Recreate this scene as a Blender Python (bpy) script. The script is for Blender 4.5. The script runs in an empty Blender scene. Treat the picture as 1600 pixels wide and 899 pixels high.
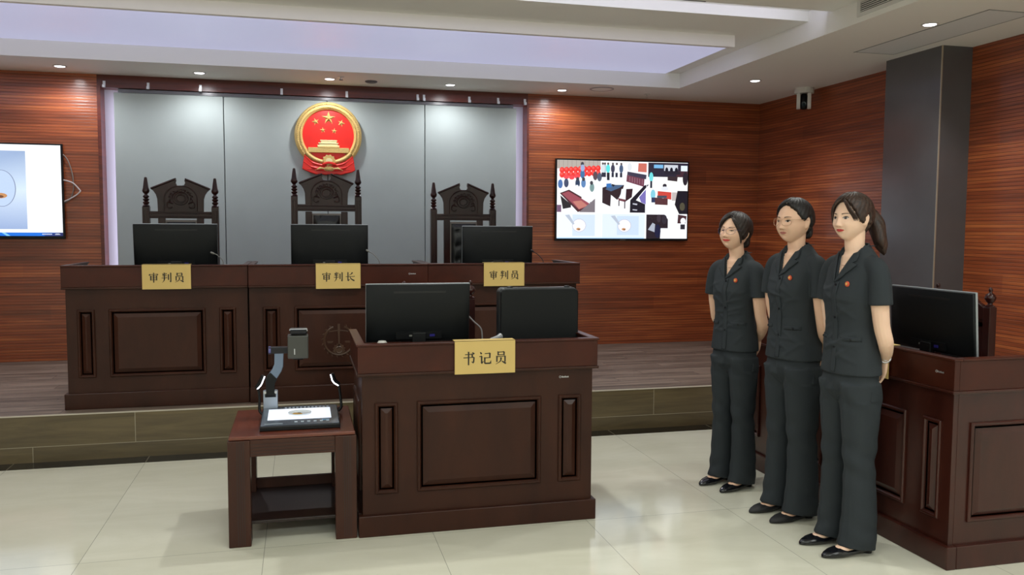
import bpy, bmesh, math, random
from mathutils import Vector, Matrix, Euler
from mathutils.bvhtree import BVHTree
random.seed(7)
S = bpy.context.scene
COL = S.collection
PI = math.pi

# ---------------------------------------------------------------- camera
def setup_camera():
    yaw, pitch, roll = math.radians(14.094), math.radians(4.038), math.radians(-0.285)
    f = Vector((math.sin(yaw)*math.cos(pitch), math.cos(yaw)*math.cos(pitch), -math.sin(pitch)))
    rt = Vector((math.cos(yaw), -math.sin(yaw), 0)); dn = f.cross(rt)
    r2 = rt*math.cos(roll)+dn*math.sin(roll); d2 = -rt*math.sin(roll)+dn*math.cos(roll)
    m = Matrix((( r2.x, -d2.x, -f.x, 0), (r2.y, -d2.y, -f.y, 0), (r2.z, -d2.z, -f.z, 1.49), (0,0,0,1)))
    cd = bpy.data.cameras.new('camera'); cd.sensor_width = 36; cd.lens = 1314.5*36/1600; cd.clip_start = .05
    c = bpy.data.objects.new('camera', cd); COL.objects.link(c); c.matrix_world = m
    S.camera = c
setup_camera()

# ---------------------------------------------------------------- world, exposure, large lights
S.view_settings.view_transform = 'Standard'; S.view_settings.look = 'None'
S.view_settings.gamma = 1; S.view_settings.use_curve_mapping = False
S.view_settings.exposure = 0.55
try: S.cycles.use_denoising = True
except Exception: pass
W = bpy.data.worlds.new('world'); S.world = W; W.use_nodes = True
W.node_tree.nodes['Background'].inputs[0].default_value = (.5,.52,.55,1)
W.node_tree.nodes['Background'].inputs[1].default_value = 0.05

CEIL = 2.814
def area(name, loc, rot, sx, sy, power, col=(1,1,1)):
    d = bpy.data.lights.new(name, 'AREA'); d.shape = 'RECTANGLE'; d.size = sx; d.size_y = sy; d.energy = power; d.color = col
    o = bpy.data.objects.new(name, d); COL.objects.link(o); o.location = loc; o.rotation_euler = rot
    return o
# unseen fill lights added at ceiling height, ahead of and behind the camera
for k, (x, y) in enumerate([(-2.2,2.2),(.4,2.2),(2.6,1.9),(-2.2,-1.2),(.4,-1.2),(2.6,-1.2)]):
    area('added_fill_light', (x, y, 2.94), (0,0,0), 1.1, .5, 13 if y > 0 else 40, (.93,.99,.98))
# hidden LED strips of the stepped ceiling
area('cove_strip', (-.4, 5.935, 2.90), (math.radians(118),0,0), 7.0, .03, 5, (.72,.76,1))
area('cove_strip', (-.4, 5.105, 2.965), (math.radians(100),0,0), 7.6, .03, 4, (.72,.74,1))

# ---------------------------------------------------------------- helpers
class MB:
    def __init__(s): s.v = []; s.f = []
    def add(s, vs, fs):
        n = len(s.v); s.v += [tuple(v) for v in vs]; s.f += [tuple(i+n for i in f) for f in fs]; return s
    def box(s, x0, x1, y0, y1, z0, z1):
        v = [(x,y,z) for z in (z0,z1) for y in (y0,y1) for x in (x0,x1)]
        return s.add(v, [(0,2,3,1),(4,5,7,6),(0,1,5,4),(2,6,7,3),(0,4,6,2),(1,3,7,5)])
    def loft(s, rings, cap=True):
        n = len(rings[0]); v = [p for r in rings for p in r]; f = []
        for i in range(len(rings)-1):
            for j in range(n):
                a = i*n+j; b = i*n+(j+1) % n
                f.append((a, b, b+n, a+n))
        if cap:
            f.append(tuple(reversed(range(n)))); f.append(tuple(range((len(rings)-1)*n, len(rings)*n)))
        return s.add(v, f)
    def lathe(s, prof, cx=0, cy=0, n=24, axis='z'):
        rings = []
        for r, h in prof:
            r = max(r, 1e-4)
            ring = []
            for j in range(n):
                a = 2*PI*j/n; c, d = r*math.cos(a), r*math.sin(a)
                ring.append((cx+c, cy+d, h))
            rings.append(ring)
        return s.loft(rings)
    def tube(s, pts, rad, n=10, cap=True):
        pts = [Vector(p) for p in pts]
        if not hasattr(rad, '__len__'): rad = [rad]*len(pts)
        rings = []; up = None
        for i, p in enumerate(pts):
            t = (pts[min(i+1,len(pts)-1)]-pts[max(i-1,0)]).normalized()
            if up is None: up = t.orthogonal().normalized()
            else:
                up = (up - t*up.dot(t)).normalized()
            w = t.cross(up)
            rings.append([tuple(p+(up*math.cos(2*PI*j/n)+w*math.sin(2*PI*j/n))*rad[i]) for j in range(n)])
        return s.loft(rings, cap)
    def prism(s, pts, y0, y1):
        """outline in x,z extruded along y"""
        n = len(pts)
        v = [(x,y0,z) for x,z in pts]+[(x,y1,z) for x,z in pts]
        f = [tuple(range(n)), tuple(reversed(range(n,2*n)))]
        f += [(i, i+n, (i+1)%n+n, (i+1)%n) for i in range(n)]
        return s.add(v, f)
    def prismz(s, pts, z0, z1):
        n = len(pts)
        v = [(x,y,z0) for x,y in pts]+[(x,y,z1) for x,y in pts]
        f = [tuple(reversed(range(n))), tuple(range(n,2*n))]
        f += [(i, (i+1)%n, (i+1)%n+n, i+n) for i in range(n)]
        return s.add(v, f)
    def xf(s, m):
        s.v = [tuple(m @ Vector(p)) for p in s.v]; return s
    def build(s, name, mat, parent=None, bevel=0, smooth=None, fix=True, seg=2):
        me = bpy.data.meshes.new(name); me.from_pydata(s.v, [], s.f); me.update()
        if fix:
            bm = bmesh.new(); bm.from_mesh(me); bmesh.ops.recalc_face_normals(bm, faces=bm.faces); bm.to_mesh(me); bm.free()
        if mat: me.materials.append(mat)
        o = bpy.data.objects.new(name, me); COL.objects.link(o)
        if parent: o.parent = parent
        if smooth is not None: shade(me, smooth)
        if bevel:
            b = o.modifiers.new('b', 'BEVEL'); b.width = bevel; b.segments = seg; b.limit_method = 'ANGLE'; b.angle_limit = math.radians(40)
        return o
def shade(me, ang=40):
    for p in me.polygons: p.use_smooth = True
    try: me.set_sharp_from_angle(angle=math.radians(ang))
    except Exception: pass
def sm(pts, k=6):
    """Catmull-Rom through points"""
    P = [Vector(p) for p in pts]; out = []
    for i in range(len(P)-1):
        a = P[max(i-1,0)]; b = P[i]; c = P[i+1]; d = P[min(i+2,len(P)-1)]
        for j in range(k):
            t = j/k
            out.append(.5*((2*b)+(c-a)*t+(2*a-5*b+4*c-d)*t*t+(3*b-a-3*c+d)*t*t*t))
    out.append(P[-1]); return out
def empty(name, loc=(0,0,0), rz=0):
    o = bpy.data.objects.new(name, None); o.empty_display_size = .1; COL.objects.link(o)
    o.location = loc; o.rotation_euler = (0,0,rz); return o
def tag(o, label, cat, group=None, kind=None):
    o['label'] = label; o['category'] = cat
    if group: o['group'] = group
    if kind: o['kind'] = kind
    return o
def struct(o): o['kind'] = 'structure'; return o
def copy_tree(o, parent=None):
    c = o.copy(); COL.objects.link(c); c.parent = parent
    for ch in list(o.children): copy_tree(ch, c)
    return c

# ---------------------------------------------------------------- materials
def lin(c): return tuple(((v/255)/12.92 if v/255 <= .04045 else ((v/255+.055)/1.055)**2.4) for v in c)
def mat(name, rgb, rough=.5, metal=0, spec=.5, coat=0, sub=0, emit=None, es=1.0, noise=0, nscale=30, bump=0, bscale=200):
    m = bpy.data.materials.new(name); m.use_nodes = True; nt = m.node_tree; p = nt.nodes['Principled BSDF']
    c = lin(rgb)
    p.inputs['Base Color'].default_value = (*c,1); p.inputs['Roughness'].default_value = rough
    p.inputs['Metallic'].default_value = metal; p.inputs['Specular IOR Level'].default_value = spec
    p.inputs['Coat Weight'].default_value = coat; p.inputs['Coat Roughness'].default_value = .12
    if sub:
        p.inputs['Subsurface Weight'].default_value = sub; p.inputs['Subsurface Radius'].default_value = (.012,.005,.003); p.inputs['Subsurface Scale'].default_value = 1
    if emit: p.inputs['Emission Color'].default_value = (*lin(emit),1); p.inputs['Emission Strength'].default_value = es
    tc = nt.nodes.new('ShaderNodeTexCoord')
    if noise:
        n = nt.nodes.new('ShaderNodeTexNoise'); n.inputs['Scale'].default_value = nscale; n.inputs['Detail'].default_value = 4
        nt.links.new(tc.outputs['Object'], n.inputs['Vector'])
        mx = nt.nodes.new('ShaderNodeMix'); mx.data_type = 'RGBA'
        mx.inputs[6].default_value = (*[v*(1-noise) for v in c],1); mx.inputs[7].default_value = (*[min(1,v*(1+noise)) for v in c],1)
        nt.links.new(n.outputs['Fac'], mx.inputs[0]); nt.links.new(mx.outputs[2], p.inputs['Base Color'])
    if bump:
        n2 = nt.nodes.new('ShaderNodeTexNoise'); n2.inputs['Scale'].default_value = bscale
        nt.links.new(tc.outputs['Object'], n2.inputs['Vector'])
        b = nt.nodes.new('ShaderNodeBump'); b.inputs['Strength'].default_value = bump; b.inputs['Distance'].default_value = .002
        nt.links.new(n2.outputs['Fac'], b.inputs['Height']); nt.links.new(b.outputs[0], p.inputs['Normal'])
    return m
def nd(nt, t, **k):
    n = nt.nodes.new(t)
    for a, b in k.items(): setattr(n, a, b)
    return n
def mth(nt, op, a, b=None, c=None):
    n = nt.nodes.new('ShaderNodeMath'); n.operation = op
    for i, v in enumerate((a,b,c)):
        if v is None: continue
        if isinstance(v, (int,float)): n.inputs[i].default_value = v
        else: nt.links.new(v, n.inputs[i])
    return n.outputs[0]
def wood(name, dark, light, scale, rough=.35, groove=0, coat=0, detail=6, planks=None, spec=.5, mid=None, lo=.3, hi=.72):
    m = bpy.data.materials.new(name); m.use_nodes = True; nt = m.node_tree; p = nt.nodes['Principled BSDF']; L = nt.links.new
    g = nd(nt, 'ShaderNodeNewGeometry'); 
    mp = nd(nt, 'ShaderNodeMapping'); mp.inputs['Scale'].default_value = scale; L(g.outputs['Position'], mp.inputs[0])
    n = nd(nt, 'ShaderNodeTexNoise'); n.inputs['Scale'].default_value = 1; n.inputs['Detail'].default_value = detail; n.inputs['Roughness'].default_value = .6; n.inputs['Distortion'].default_value = .4
    L(mp.outputs[0], n.inputs['Vector'])
    fac = n.outputs['Fac']
    sep = nd(nt, 'ShaderNodeSeparateXYZ'); L(g.outputs['Position'], sep.inputs[0])
    if planks:   # per-plank tone: pitch along z and length along x+y
        ph, pl = planks
        row = mth(nt, 'FLOOR', mth(nt, 'DIVIDE', sep.outputs[2], ph))
        col = mth(nt, 'FLOOR', mth(nt, 'ADD', mth(nt, 'DIVIDE', mth(nt, 'ADD', sep.outputs[0], sep.outputs[1]), pl), mth(nt, 'MULTIPLY', row, .37)))
        cmb = nd(nt, 'ShaderNodeCombineXYZ'); L(row, cmb.inputs[0]); L(col, cmb.inputs[1])
        wn = nd(nt, 'ShaderNodeTexWhiteNoise'); L(cmb.outputs[0], wn.inputs['Vector'])
        fac = mth(nt, 'ADD', fac, mth(nt, 'MULTIPLY', mth(nt, 'SUBTRACT', wn.outputs['Value'], .5), .13))
    r = nd(nt, 'ShaderNodeValToRGB'); L(fac, r.inputs[0])
    r.color_ramp.elements[0].position = lo; r.color_ramp.elements[0].color = (*lin(dark),1)
    r.color_ramp.elements[1].position = hi; r.color_ramp.elements[1].color = (*lin(light),1)
    if mid:
        e = r.color_ramp.elements.new((lo+hi)/2); e.color = (*lin(mid),1)
    p.inputs['Roughness'].default_value = rough; p.inputs['Coat Weight'].default_value = coat; p.inputs['Coat Roughness'].default_value = .13
    p.inputs['Specular IOR Level'].default_value = spec
    b = nd(nt, 'ShaderNodeBump'); b.inputs['Strength'].default_value = .12; b.inputs['Distance'].default_value = .003
    L(fac, b.inputs['Height'])
    if groove:
        fr = mth(nt, 'FRACT', mth(nt, 'DIVIDE', sep.outputs[2], groove))
        inn = mth(nt, 'LESS_THAN', mth(nt, 'ABSOLUTE', mth(nt, 'SUBTRACT', fr, .5)), .07)
        mx = nd(nt, 'ShaderNodeMix', data_type='RGBA'); L(inn, mx.inputs[0]); L(r.outputs[0], mx.inputs[6]); mx.inputs[7].default_value = (*[v*.75 for v in lin(dark)],1)
        L(mx.outputs[2], p.inputs['Base Color'])
        tri = mth(nt, 'MINIMUM', mth(nt, 'MULTIPLY', mth(nt, 'ABSOLUTE', mth(nt, 'SUBTRACT', fr, .5)), 6), 1)
        b2 = nd(nt, 'ShaderNodeBump'); b2.inputs['Strength'].default_value = .35; b2.inputs['Distance'].default_value = .003
        L(tri, b2.inputs['Height']); L(b.outputs[0], b2.inputs['Normal']); L(b2.outputs[0], p.inputs['Normal'])
    else:
        L(r.outputs[0], p.inputs['Base Color']); L(b.outputs[0], p.inputs['Normal'])
    return m
def tiles(name, base, vein, px, py, ox, oy, grout, gw, rough, axes='xy', stagger=0, vs=(1,1,1), contrast=.5, spec=.5):
    m = bpy.data.materials.new(name); m.use_nodes = True; nt = m.node_tree; p = nt.nodes['Principled BSDF']; L = nt.links.new
    g = nd(nt, 'ShaderNodeNewGeometry'); sep = nd(nt, 'ShaderNodeSeparateXYZ'); L(g.outputs['Position'], sep.inputs[0])
    ax = {'x':0,'y':1,'z':2}
    u = mth(nt, 'DIVIDE', mth(nt, 'SUBTRACT', sep.outputs[ax[axes[0]]], ox), px)
    v = mth(nt, 'DIVIDE', mth(nt, 'SUBTRACT', sep.outputs[ax[axes[1]]], oy), py)
    rv = mth(nt, 'FLOOR', v)
    if stagger: u = mth(nt, 'ADD', u, mth(nt, 'MULTIPLY', rv, stagger))
    ru = mth(nt, 'FLOOR', u)
    du = mth(nt, 'MULTIPLY', mth(nt, 'SUBTRACT', .5, mth(nt, 'ABSOLUTE', mth(nt, 'SUBTRACT', mth(nt,'FRACT',u), .5))), px)
    dv = mth(nt, 'MULTIPLY', mth(nt, 'SUBTRACT', .5, mth(nt, 'ABSOLUTE', mth(nt, 'SUBTRACT', mth(nt,'FRACT',v), .5))), py)
    gr = mth(nt, 'LESS_THAN', mth(nt, 'MINIMUM', du, dv), gw/2)
    cmb = nd(nt, 'ShaderNodeCombineXYZ'); L(ru, cmb.inputs[0]); L(rv, cmb.inputs[1])
    wn = nd(nt, 'ShaderNodeTexWhiteNoise'); L(cmb.outputs[0], wn.inputs['Vector'])
    mp = nd(nt, 'ShaderNodeMapping'); mp.inputs['Scale'].default_value = vs; L(g.outputs['Position'], mp.inputs[0])
    ad = nd(nt, 'ShaderNodeVectorMath', operation='ADD'); L(mp.outputs[0], ad.inputs[0])
    sc = nd(nt, 'ShaderNodeVectorMath', operation='SCALE'); L(wn.outputs['Color'], sc.inputs[0]); sc.inputs['Scale'].default_value = 9; L(sc.outputs[0], ad.inputs[1])
    n = nd(nt, 'ShaderNodeTexNoise'); n.inputs['Scale'].default_value = 1; n.inputs['Detail'].default_value = 7; n.inputs['Roughness'].default_value = .62; n.inputs['Distortion'].default_value = .8
    L(ad.outputs[0], n.inputs['Vector'])
    f = mth(nt, 'ADD', n.outputs['Fac'], mth(nt, 'MULTIPLY', mth(nt, 'SUBTRACT', wn.outputs['Value'], .5), .12))
    r = nd(nt, 'ShaderNodeValToRGB'); L(f, r.inputs[0])
    r.color_ramp.elements[0].position = .5-contrast/2; r.color_ramp.elements[0].color = (*lin(vein),1)
    r.color_ramp.elements[1].position = .5+contrast/2; r.color_ramp.elements[1].color = (*lin(base),1)
    mx = nd(nt, 'ShaderNodeMix', data_type='RGBA'); L(gr, mx.inputs[0]); L(r.outputs[0], mx.inputs[6]); mx.inputs[7].default_value = (*lin(grout),1)
    L(mx.outputs[2], p.inputs['Base Color'])
    p.inputs['Roughness'].default_value = rough; p.inputs['Specular IOR Level'].default_value = spec
    return m

M = {}
M['wallwood'] = wood('wall_wood', (100,46,22), (194,110,58), (1.0,1.0,24), rough=.33, groove=.0262, planks=(.131,1.9), mid=(148,72,37), coat=.3, lo=.26, hi=.78)
M['redwood'] = wood('frame_wood', (70,24,16), (110,42,26), (2,2,30), rough=.3)
M['desk'] = wood('mahogany', (43,21,14), (64,34,22), (6,6,2.2), rough=.38, coat=.08, spec=.2, lo=.25, hi=.8)
M['deskred'] = wood('mahogany_red', (50,20,12), (72,31,19), (5,5,5), rough=.34, coat=.10, spec=.22, lo=.25, hi=.8)
M['chair'] = wood('chair_wood', (32,11,9), (52,19,15), (8,8,4), rough=.3, coat=.12, spec=.35)
M['ceil'] = mat('ceiling_paint', (240,238,232), .7)
M['ceilbeam'] = mat('ceiling_beam_paint', (245,240,240), .7)
M['film'] = mat('backlit_ceiling_film', (205,200,225), .45, emit=(196,202,236), es=.36)
M['floor'] = tiles('floor_tile', (223,220,204), (207,204,185), .79, 1.6, -.97, 3.98, (160,159,146), .003, .10, vs=(1.2,3.2,1), contrast=.5)
M['strip'] = tiles('black_marble', (38,35,31), (24,22,20), .79, 3, -.97, 4.0, (120,112,95), .005, .15, vs=(5,5,5))
M['plat'] = tiles('platform_plank_tile', (142,124,110), (78,66,58), 1.2, .152, -.3, 5.80, (82,72,66), .005, .45, stagger=.37, vs=(1.2,26,1), contrast=.28, spec=.3)
M['riser'] = tiles('riser_tile', (112,97,68), (70,60,43), 1.2, .2, -1.05, .1, (150,142,122), .004, .32, axes='xz', stagger=.5, vs=(1.6,3,16), contrast=.6)
M['edge'] = mat('step_edge_trim', (190,182,165), .3)
M['padgrey'] = mat('padded_panel', (162,171,170), .75, noise=.04, nscale=6)
M['niche'] = mat('niche_paint', (215,212,225), .7)
M['column'] = mat('column_stone', (84,82,84), .22, spec=.7, noise=.12, nscale=5)
M['colgold'] = mat('column_edge_metal', (190,180,160), .3, .6)
M['black'] = mat('black_plastic', (10,12,14), .45, spec=.3)
M['mon'] = mat('monitor_back_plastic', (13,16,18), .5, spec=.25)
M['monstrip'] = mat('monitor_vent', (9,10,13), .5)
M['bezel'] = mat('monitor_bezel_silver', (150,155,158), .35, .3)
M['blueport'] = mat('blue_port', (40,35,120), .4)
M['greyplastic'] = mat('grey_plastic', (118,118,112), .45)
M['silver'] = mat('silver_metal', (200,202,206), .3, .8)
M['darkmetal'] = mat('dark_metal', (40,40,44), .35, .6)
M['gold'] = mat('emblem_gold', (206,176,108), .45, .15, noise=.3, nscale=90, bump=1, bscale=120)
M['goldhi'] = mat('emblem_pale_gold', (228,214,160), .4, .2)
M['emred'] = mat('emblem_red', (222,26,12), .35)
M['plate'] = mat('name_card', (206,176,106), .65)
M['ink'] = mat('black_ink', (34,28,20), .6)
M['white'] = mat('white_plastic', (214,212,206), .4)
M['leather'] = mat('black_leather', (12,15,17), .38, bump=.3, bscale=120)
M['lens'] = mat('lamp_lens', (255,255,255), .4, emit=(250,250,255), es=5)
M['dccase'] = mat('presenter_grey', (66,66,62), .45)
M['dcarm'] = mat('presenter_blue_arm', (112,128,150), .35, .2)
M['lightbox'] = mat('presenter_light_box', (205,210,220), .4, emit=(222,230,245), es=.55)
M['lampstrip'] = mat('presenter_lamp_strip', (255,255,255), .4, emit=(235,240,255), es=5)
M['cable'] = mat('white_cable', (190,180,178), .5)
M['bcable'] = mat('black_cable', (25,24,28), .5)
M['amber'] = mat('amber_sample', (196,150,60), .3)
M['dish'] = mat('clear_dish', (215,220,225), .1)
M['carve'] = M['chair']

# ---------------------------------------------------------------- room shell
def sbox(name, m, *b, bevel=0): return struct(MB().box(*b).build(name, m, bevel=bevel))
XL, XR, YB, YF = -4.2, 4.736, 8.123, -5.0
sbox('floor', M['floor'], XL-.1, XR+.1, YF-.1, 5.63, -.1, 0)
sbox('floor_border', M['strip'], XL-.1, XR+.1, 5.63, 5.82, -.1, .0005)
plat = sbox('floor_platform', M['plat'], XL-.1, XR+.1, 5.792, YB+.3, -.1, .3)
sbox('trim_1', M['riser'], XL, XR, 5.779, 5.792, 0, .297)
sbox('trim_2', M['edge'], XL, XR, 5.775, 5.795, .295, .3012)
NX0, NX1, NT = -1.684, 2.18, 2.705
sbox('wall_back', M['wallwood'], XL-.1, NX0-.03, YB, YB+.2, -.1, 3.2)
sbox('wall_back', M['wallwood'], NX1+.012, XR+.1, YB, YB+.2, -.1, 3.2)
sbox('wall_back', M['redwood'], NX0-.03, NX1+.012, YB, YB+.2, NT, 3.2)
sbox('wall_back', M['niche'], NX0-.03, NX1+.02, YB+.15, YB+.25, .2, NT+.01)
sbox('shade_strip', M['column'], -1.55, 2.05, YB+.03, YB+.15, 2.672, 2.70)  # dark strip above the padded panels, standing in for the beam's shadow
sbox('trim_3', M['redwood'], NX0-.03, NX0, YB-.012, YB+.15, .3, NT+.012, bevel=.002)
sbox('trim_4', M['redwood'], NX1, NX1+.022, YB-.012, YB+.15, .3, NT+.012, bevel=.002)
sbox('wall_right', M['wallwood'], XR, XR+.2, 2.4, YB+.1, -.1, 3.2)
sbox('wall_right', M['ceil'], XR, XR+.2, YF, 2.4, -.1, 3.2)
sbox('wall_left', M['wallwood'], XL-.2, XL, 3.2, YB+.1, -.1, 3.2)
sbox('wall_left', M['ceil'], XL-.2, XL, YF, 3.2, -.1, 3.2)
sbox('wall_front', M['ceil'], XL-.1, XR+.1, YF-.2, YF, -.1, 3.2)
# grey padded panels
px = [-1.588, -.665, .254, 1.172, 2.084]
for a, b in zip(px, px[1:]):
    struct(MB().box(a+.003, b-.003, YB+.02, YB+.06, .3, 2.668).build('wall_padded_panel', M['padgrey'], bevel=.006))
for x0, x1, w in ((px[0]+.04, px[0]+.07, 2.2), (px[-1]-.07, px[-1]-.04, 1.6)):
    side = -1 if x0 < 0 else 1
    area('niche_strip', ((x0+x1)/2, YB+.10, 1.5), (0, PI/2*(1 if side < 0 else -1), 0), 2.3, .03, w*.8, (.84,.82,1))
# column
struct(MB().box(4.478, XR+.01, 5.2, 5.80, -.05, 2.83).build('column', M['column'], bevel=.002))
struct(MB().box(4.474, 4.482, 5.196, 5.204, 0, CEIL).build('column_edge', M['colgold']))
# ceiling
def cbox(name, m, *b): return struct(MB().box(*b).build(name, m))
cbox('ceiling_back_soffit', M['ceil'], XL, XR, 7.42, YB+.1, CEIL, 3.3)
cbox('ceiling_right_soffit', M['ceil'], 3.48, XR, YF, 7.42, CEIL, 3.3)
cbox('ceiling_front', M['ceil'], XL, 3.48, YF, 5.07, 2.951, 3.3)
cbox('ceiling_recess', M['ceil'], XL, 3.48, 5.345, 7.42, 2.951, 3.3)
cbox('ceiling_slot', M['ceil'], XL, 3.48, 5.07, 5.345, 3.02, 3.3)
cbox('ceiling_beam', M['ceilbeam'], XL, 3.202, 5.872, 5.915, 2.865, 2.951)
cbox('ceiling_light_film', M['film'], XL, 3.337, 6.19, 7.418, 2.944, 2.9508)
hatch = MB()
for a in ((4.02,4.03,4.3,5.58),(4.352,4.36,4.3,5.55),(4.02,4.36,5.56,5.568),(4.02,4.36,4.3,4.308)):
    hatch.box(a[0],a[1],a[2],a[3],CEIL-.003,CEIL+.001)
struct(hatch.build('ceiling_hatch_edge', mat('hatch_edge', (150,152,152), .6)))
struct(MB().box(4.03,4.352,4.308,5.56,CEIL-.0015,CEIL+.001).build('ceiling_hatch', mat('hatch_paint', (226,228,228), .6)))
# ---------------------------------------------------------------- downlights and ceiling fittings
def downlight(x, y, z, label, power=9, first=True, blend=.5, ang=105):
    t = empty('downlight', (x,y,z)); tag(t, label, 'ceiling light', 'round recessed downlights')
    MB().lathe([(.052,.0),(.056,-.004),(.05,-.007),(.04,-.004),(.04,0)]).build('trim_ring', M['white'], t, smooth=60)
    MB().lathe([(.041,-.0035),(.036,-.006),(0,-.0065)]).build('lens', M['lens'], t, smooth=60)
    d = bpy.data.lights.new('downlight_lamp', 'SPOT'); d.energy = power; d.spot_size = math.radians(ang); d.spot_blend = blend; d.shadow_soft_size = .04; d.color = (.97,.98,1)
    o = bpy.data.objects.new('downlight_lamp', d); COL.objects.link(o); o.parent = t; o.location = (0,0,-.02)
    return t
DL = [(-1.92,7.79,'round downlight in the soffit above the left television'),
      (-.83,7.80,'round downlight in the soffit above the left judge chair'),
      (.268,7.80,'round downlight in the soffit above the red and gold emblem'),
      (1.362,7.81,'round downlight in the soffit above the right judge chair'),
      (2.448,7.82,'round downlight in the soffit above the multi-picture television')]
for x, y, l in DL: downlight(x, y, CEIL, l, 19, ang=172, blend=.75)
downlight(3.947, 6.857, CEIL, 'round downlight in the ceiling left of the surveillance camera', 22, ang=120)
downlight(3.947, 4.705, CEIL, 'round downlight in the ceiling beside the grey stone column', 22, ang=120)
# lamps of the same kind outside the picture
def unseen_lamp(x, y, z, power):
    d = bpy.data.lights.new('downlight_lamp', 'SPOT'); d.energy = power; d.spot_size = math.radians(118); d.spot_blend = .5; d.shadow_soft_size = .05; d.color = (.97,1,.96)
    o = bpy.data.objects.new('downlight_lamp', d); COL.objects.link(o); o.location = (x,y,z-.02)
for x, y, p in ((1.0,4.76,58),(3.05,4.62,34),(-1.2,4.76,26),(-3.2,4.76,18),(3.95,2.55,26),(3.95,.4,16),(-3.0,7.8,19),(3.6,7.8,0)):
    if p: unseen_lamp(x, y, 2.94 if x < 3.48 and y < 5 else CEIL, p)

def ceiling_disc(name, x, y, r, label, cat, m):
    t = tag(MB().lathe([(r,0),(r,-.008),(r*.8,-.014),(r*.4,-.016),(0,-.016)]).build(name, m, smooth=50), label, cat); t.location = (x,y,CEIL); return t
ceiling_disc('smoke_detector', .638, 7.825, .055, 'flat dark smoke detector on the soffit right of the emblem downlight', 'smoke detector', mat('detector_dark', (95,92,98), .5))
sp = empty('fire_sprinkler', (.363,7.667,CEIL)); tag(sp, 'small metal sprinkler head hanging from the soffit above the emblem', 'sprinkler')
MB().lathe([(.03,0),(.03,-.003),(.008,-.006),(.007,-.02),(0,-.02)], n=16).build('body', M['silver'], sp)
MB().lathe([(.018,-.028),(.018,-.03),(0,-.03)], n=16).build('deflector', M['darkmetal'], sp)
MB().tube([(-.008,0,-.018),(-.01,0,-.024),(-.002,0,-.03)], .0015, 6).tube([(.008,0,-.018),(.01,0,-.024),(.002,0,-.03)], .0015, 6).build('yoke', M['darkmetal'], sp)
sp = empty('fire_sprinkler', (3.323,7.819,CEIL)); tag(sp, 'small white sprinkler head on the soffit near the back right corner', 'sprinkler')
MB().lathe([(.03,0),(.03,-.003),(.008,-.006),(.007,-.02),(0,-.02)], n=16).build('body', M['white'], sp)
MB().lathe([(.016,-.028),(.016,-.03),(0,-.03)], n=16).build('deflector', M['white'], sp)
cs = empty('ceiling_speaker', (2.79,7.65,CEIL)); tag(cs, 'round flush ceiling speaker in the soffit above the multi-picture television', 'speaker')
MB().lathe([(.115,0),(.115,-.005),(.10,-.007),(.098,-.001)], n=32).build('rim', mat('speaker_rim', (170,165,168), .5), cs, smooth=60)
MB().lathe([(.1,-.001),(.098,-.004),(0,-.0045)], n=32).build('grille', M['ceil'], cs)
# air vent in the side of the dropped ceiling on the right
av = empty('air_vent', (3.48,4.80,2.848)); tag(av, 'white slotted air vent in the side of the stepped ceiling', 'air vent')
MB().box(-.006,0,-.82,0,0,.024).box(-.006,0,-.82,0,.088,.102).box(-.006,0,-.03,0,.024,.088).box(-.006,0,-.82,-.79,.024,.088).build('frame', M['white'], av)
MB().box(-.001,0,-.79,-.03,.024,.088).build('duct', M['black'], av)
s_ = MB()
for k in range(5):
    z = .029+k*.0125; s_.box(-.006,-.001,-.79,-.03,z,z+.0055)
s_.build('slats', M['white'], av)
a2 = empty('air_vent', (2.38,5.02,2.951)); tag(a2, 'narrow dark ceiling slot at the top edge of the picture', 'air vent')
MB().box(-.17,.17,-.03,.042,-.003,0).build('frame', M['ceil'], a2); MB().box(-.16,.16,.024,.034,-.005,-.003).build('slot', M['black'], a2)

# surveillance camera
sc = empty('surveillance_camera', (4.60,7.10,CEIL)); tag(sc, 'white ceiling surveillance camera with black swivelling lens in the corner', 'security camera')
MB().lathe([(.088,0),(.09,-.03),(.088,-.05),(.0,-.052)], n=32).build('mount', M['white'], sc, smooth=40)
yk = MB()
for sgn in (-1,1):
    pts = []
    for k in range(13):
        a = PI*k/12; pts.append((math.cos(a)*.052, -.135-math.sin(a)*.06))
    pts = [(.052,-.05)]+pts+[(-.052,-.05)]
    yk2 = MB().prism([(p[0],p[1]) for p in pts], -.017, .017)
    # prism runs along y; turn so the cheeks face sideways
    yk2.xf(Matrix.Translation((sgn*.048,0,0)) @ Matrix.Rotation(PI/2,4,'Z'))
    yk.v += []; yk.add(yk2.v, yk2.f)
y_ = yk.build('yoke', M['white'], sc, bevel=.005); y_.rotation_euler = (0,0,-.57)
h = MB().lathe([(0,-.2),(.02,-.197),(.034,-.18),(.040,-.14),(.036,-.08),(.02,-.052)], n=24).build('camera_head', M['black'], sc, smooth=70)
l = MB().lathe([(.022,0),(.022,.012),(.012,.014),(0,.012)], n=20).build('lens', mat('lens_glass', (20,40,50), .05), h, smooth=50)
l.location = (-.020,-.031,-.15); l.rotation_euler = (PI/2+.25,0,-.57)

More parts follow.
